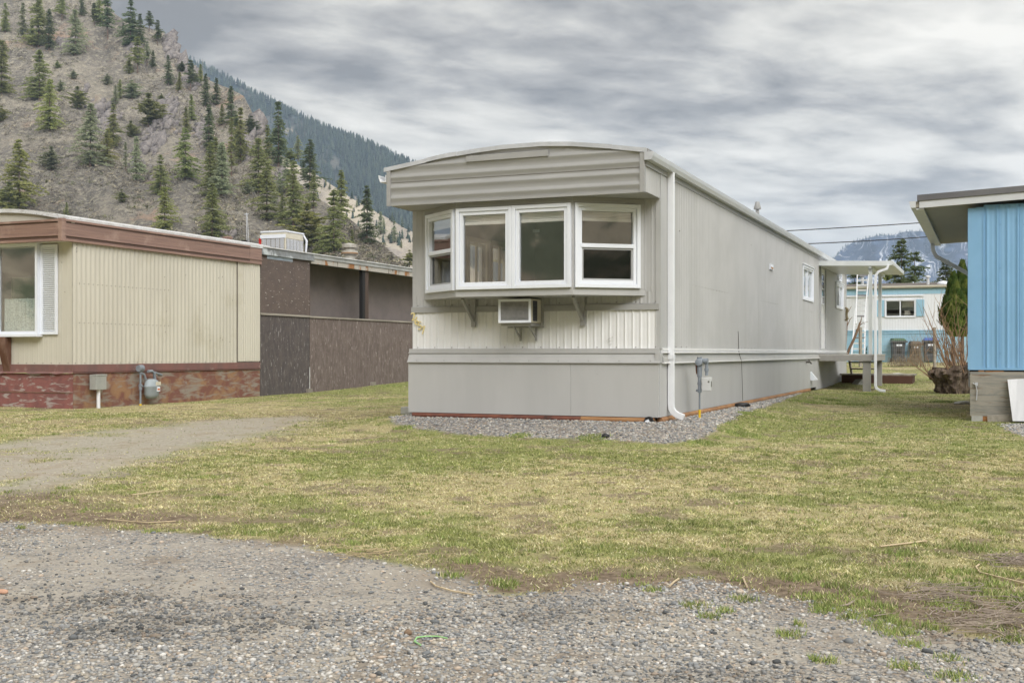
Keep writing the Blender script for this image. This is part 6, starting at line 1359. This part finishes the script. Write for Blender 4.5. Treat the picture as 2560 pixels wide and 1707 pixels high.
def branch():
    X, Y = (2128 - 1280) / F * 42.5, 42.5; z = gz(X, Y); k = Y / F; g = empty('leaning_branch', (X, Y, z), 0, 'cut brown branch leaning on the fence post behind the porch', 'branch'); q = lambda px, py, d=0: ((px - 2128) * k, d, H + (Y0 - py) * k - z)
    mb = MB(); mb.tube([q(2112, 905), q(2123, 872), q(2136, 845), q(2146, 820), q(2150, 806)], [.055, .055, .05, .045, .035], 7); mb.tube([q(2146, 822), q(2152, 803), q(2155, 790)], [.03, .02, .01], 5); mb.tube([q(2148, 814), q(2158, 807), q(2170, 804)], [.02, .012, .005], 5); mb.tube([q(2141, 835), q(2140, 822)], [.02, .012], 5)
    mb.tube([q(2118, 815), q(2124, 800), q(2131, 792)], [.018, .014, .008], 5); mb.tube([q(2119, 812), q(2125, 797)], [.012, .006], 5); mb.tube([q(2119, 782), q(2125, 772), q(2129, 765)], [.014, .01, .006], 5); mb.tube([q(2112, 905), q(2116, 850), q(2118, 812), q(2119, 782)], [.03, .024, .018, .014], 5)
    mb.build('limb', mat('cut_branch', (.19, .125, .085), .9, (.13, .085, .06), 5), g)
branch()
def hose():
    Yd = 53.6; X = (2182 - 1280) / F * Yd; z = H + (Y0 - 872) / F * Yd; mb = MB()
    for k in range(9):
        r = .26 + .012 * k; o = .03 * math.sin(k * 2.1); mb.tube([(r * math.cos(a) * .9 + o, -.04 * (k % 3), r * 1.35 * math.sin(a) - .02 * k) for a in np.linspace(0, 6.283, 25)], .016, 5, False)
    o = mb.build('garden_hose', mat('green_hose', (.02, .07, .075), .4), None, smooth=True); o.location = (X, Yd, z); tag(o, 'coiled dark green garden hose hung on the pale blue skirting', 'hose')
hose()
def white_disc():
    X, Y, z = on_ground(2244, 938); mb = MB(); mb.lathe([(.01, .0), (.32, .0), (.35, .02), (.34, .035), (.02, .06)], (0, 0, 0), 22); o = mb.build('plastic_disc', m_vinyl, None, smooth=True); o.location = (X, Y, z + .01); o.scale = (1, 1.4, 1); tag(o, 'flat white lid lying on the grass past the porch', 'lid')
white_disc()

# ------------------------------------------------------------------ white and blue trailer at the back
m_wside = mat('white_siding', (.74, .77, .83), .5, (.70, .73, .79), 1.0); m_ltblue = mat('pale_blue_siding', (.33, .54, .69), .5, (.29, .49, .64), 1.2)
def back_trailer():
    g = empty('white_trailer', (*O4, 0), -TH, 'long white and pale blue trailer far behind the porch', 'mobile home'); P = lambda mb, n, m, **k: mb.build(n, m, g, **k); x0, x1 = -6.5, 11
    hw = (2.06, 3.30, 2.93, 3.64)
    mb = MB(); wall_slab(mb, 'x', x0, x1, 2.27, 4.2, .012, .09, [hw]); mb.box(x0, x1, 3.5, 3.58, 2.27, 4.2); mb.box(x0, x0 + .08, .09, 3.5, 2.27, 4.2); mb.box(x1 - .08, x1, .09, 3.5, 2.27, 4.2); P(mb, 'walls', m_wside)
    mb = MB(); mb.box(x0, x1, .09, 3.5, 2.2, 2.26); mb.box(x0 + .1, x1 - .1, .1, 3.5, 4.0, 4.05); mb.box(1.0, 4.6, 1.6, 1.66, 2.3, 4.0); P(mb, 'room', m_room)
    mb = MB(); sheet(mb, 'x', x0, x1, 2.29, 3.93, 0, -1, .12, .010, prof_rib, 8, holes=[hw]); P(mb, 'white_siding', m_wside, smooth=True)
    mb = MB(); sheet(mb, 'x', x0, x1, 3.93, 4.20, -.01, -1, .12, .006, prof_rib, 8); P(mb, 'blue_band', m_ltblue, smooth=True)
    mb = MB(); sheet(mb, 'x', x0, x1, .75, 2.28, -.02, -1, .12, .008, prof_rib, 8); mb.box(x0, x1, -.05, -.02, 2.24, 2.29); mb.box(x0, x1, -.05, -.03, 2.12, 2.15); mb.box(x0, x1, -.05, -.03, 1.30, 1.33); P(mb, 'skirting', m_ltblue, smooth=True)
    mb = MB(); mb.box(x0, 3.7, -.06, .0, 3.84, 3.885); P(mb, 'eyebrow_trim', m_vinyl)
    mb = MB(); mb.box(x0 - .05, x1 + .05, -.12, .0, 4.21, 4.30); mb.box(x0 - .05, x1 + .05, -.16, -.12, 4.26, 4.32); P(mb, 'eave', mat('old_white_eave', (.62, .60, .54), .6))
    mb = MB(); mb.prism([(-.10, 4.30), (1.8, 4.55), (3.7, 4.30), (3.7, 4.2), (-.10, 4.2)], x0, x1, 'x'); P(mb, 'roof', mat('dark_felt', (.13, .115, .105), .9))
    f = Frame3((0, -.012, 0), (1, 0, 0), (0, -1, 0)); w = window_unit(g, f, 2.0, 3.36, 2.87, 3.70, 'slider', flange=.045, inner=.03, blind=False)
    mb = MB(); mb.box(2.75, 3.22, .30, .32, 3.35, 3.60); mb.box(2.85, 3.1, .30, .32, 3.0, 3.2); mb.build('curtain', m_trim_in, w)
    for a, b in ((3.38, 3.72), (1.62, 1.98)):
        mb = MB(); mb.box(a, b, -.045, -.012, 2.92, 3.68)
        for k in range(4): mb.box(a + .03 + k * (b - a - .02) / 4, a + .045 + k * (b - a - .02) / 4, -.052, -.045, 2.92, 3.68)
        P(mb, 'shutter', m_ltblue)
    mb = MB(); mb.lathe([(.065, 0), (.065, .38), (.12, .39), (.12, .45), (.02, .5)], (3.85, .6, 4.32), 10); P(mb, 'roof_pipe', m_gutter); mb = MB(); mb.lathe([(.065, 0), (.065, .5), (.14, .52), (.14, .6), (.02, .66)], (.95, .6, 4.32), 10); P(mb, 'roof_pipe', m_gutter)
    mb = MB(); mb.lathe([(.28, 0), (.27, .08), (.15, .14), (.02, .16)], (4.5, .9, 4.40), 12); P(mb, 'roof_dome', m_vinyl, smooth=True)
    mb = MB(); mb.box(-.45, -.1, -.2, .0, 3.95, 4.9); P(mb, 'pale_post', m_gutter)
back_trailer()
def wires():
    for pts, lab in (([(1840, 583), (1974, 577), (2140, 570), (2300, 555), (2700, 528)], 'upper black power line crossing the sky'), ([(1840, 615), (2027, 609), (2150, 604), (2315, 592), (2700, 556)], 'lower black power line crossing the distant mountain')):
        Yd = 66; a = np.array(pts, float); xs = np.linspace(1840, 2700, 40); co = np.polyfit(a[:, 0], a[:, 1], 2); ys = np.polyval(co, xs)
        mb = MB(); mb.tube([((x - 1280) / F * (Yd + (x - 1840) * -.01), Yd + (x - 1840) * -.01, H + (Y0 - y) / F * (Yd + (x - 1840) * -.01)) for x, y in zip(xs, ys)], .026, 5); o = mb.build('power_line', mat('black_wire', (.03, .03, .03), .6), None); tag(o, lab, 'power line', 'power lines over the back trailer')
wires()

# ------------------------------------------------------------------ litter on the ground
m_stick = mat('pale_straw_stick', (.55, .45, .30), .8, (.45, .36, .24), 9); m_twig = mat('grey_twig', (.36, .30, .25), .9, (.27, .225, .19), 9)
def stick(pts, r, lab, m, name='stick', lift=.012, cat='stick', grp='sticks on the ground'):
    w = [on_ground(*p, dz=lift) for p in pts]; mb = MB(); mb.tube(w, r, 5); o = mb.build(name, m, None); tag(o, lab, cat, grp); return o
stick([(2200, 1370), (2250, 1364), (2315, 1356)], .007, 'straight pale stalk lying in the lawn at the right', m_stick)
stick([(2448, 1415), (2440, 1421), (2450, 1435), (2500, 1448), (2590, 1470)], .005, 'bent pale stalk with a hooked end near the frame edge', m_stick)
stick([(1076, 1458), (1090, 1470), (1130, 1482), (1185, 1492)], .005, 'curved pale stalk at the soil edge below the lawn', m_stick)
stick([(265, 1301), (320, 1306), (370, 1310), (440, 1306)], .004, 'long pale grass stem along the lower left lawn edge', m_stick)
stick([(1673, 1471), (1685, 1459), (1697, 1451)], .005, 'short pale twig slanting at the brown soil edge', m_stick)
stick([(1858, 1448), (1863, 1462), (1868, 1472)], .005, 'short forked straw standing out of the gravel edge', m_stick)
stick([(2100, 1520), (2122, 1516), (2135, 1507)], .006, 'short grey twig among the green tufts', m_twig)
stick([(330, 1240), (370, 1235), (410, 1230)], .005, 'pale broken stem in the left part of the lawn', m_stick)
def string():
    pts = [(1052, 1616), (1036, 1607), (1042, 1597), (1065, 1594), (1095, 1594), (1118, 1599)]; o = stick(pts, .0035, 'loose light green string curled on the gravel', mat('green_string', (.32, .60, .25), .6), 'string', .008, 'string', None)
    if 'group' in o: del o['group']
string()
def twig_pile(name, cx, cy, rx, ry, n, lab, seed, m):
    rs = random.Random(seed); mb = MB()
    for _ in range(n):
        a = rs.uniform(-1.6, 1.6) if rs.random() < .75 else rs.gauss(.1, .4); px = cx + rs.gauss(0, rx * .6); py = cy + rs.gauss(0, ry * .6); L = rs.uniform(.06, .28) * (.45 if name == 'straw_mat' else 1); X, Y, z = on_ground(px, py)
        z += rs.uniform(.003, .035); t = a + rs.choice((0, .7, -.6)); b = rs.uniform(-.05, .05)
        p0 = Vector((X, Y, z)); d = Vector((math.cos(t), math.sin(t), b)) * L; k = Vector((-d.y, d.x, 0)) * rs.uniform(-.18, .18)
        mb.tube([p0, p0 + d * .5 + k, p0 + d], [rs.uniform(.0016, .0038), .002, .0008], 4, False)
        if rs.random() < .5: q = p0 + d * .5 + k; e = Vector((math.cos(t + .6), math.sin(t + .6), .1)) * L * .4; mb.tube([q, q + e], [.0025, .001], 3, False)
    o = mb.build(name, m, None); tag(o, lab, 'twigs', 'dry twig heaps'); return o
twig_pile('twig_pile', 2470, 1560, 150, 42, 170, 'largest heap of dry grey twigs lying on the gravel at the right', 1, m_twig)
twig_pile('twig_pile', 2330, 1492, 90, 18, 60, 'thin scatter of grey twigs above the largest heap', 2, m_twig)
twig_pile('twig_pile', 2535, 1405, 55, 16, 110, 'grey twig heap at the frame edge above the bent stalk', 3, m_twig)
twig_pile('straw_mat', 905, 1384, 95, 15, 70, 'flattened golden straw at the lower lawn edge', 4, mat('golden_straw', (.52, .42, .26), .9))

# ------------------------------------------------------------------ air
def haze():
    mb = MB(); mb.box(-5000, 5000, -4100, 5400, -30, 500); m = bpy.data.materials.new('haze'); m.use_nodes = True; N = m.node_tree.nodes; N.clear()
    v = N.new('ShaderNodeVolumePrincipled'); v.inputs['Color'].default_value = (.56, .73, 1.0, 1); v.inputs['Density'].default_value = HAZE; v.inputs['Anisotropy'].default_value = .2
    o = N.new('ShaderNodeOutputMaterial'); m.node_tree.links.new(v.outputs[0], o.inputs['Volume']); b = mb.build('haze', m, None); tag(b, kind='stuff')
HAZE = 0.00018
haze()
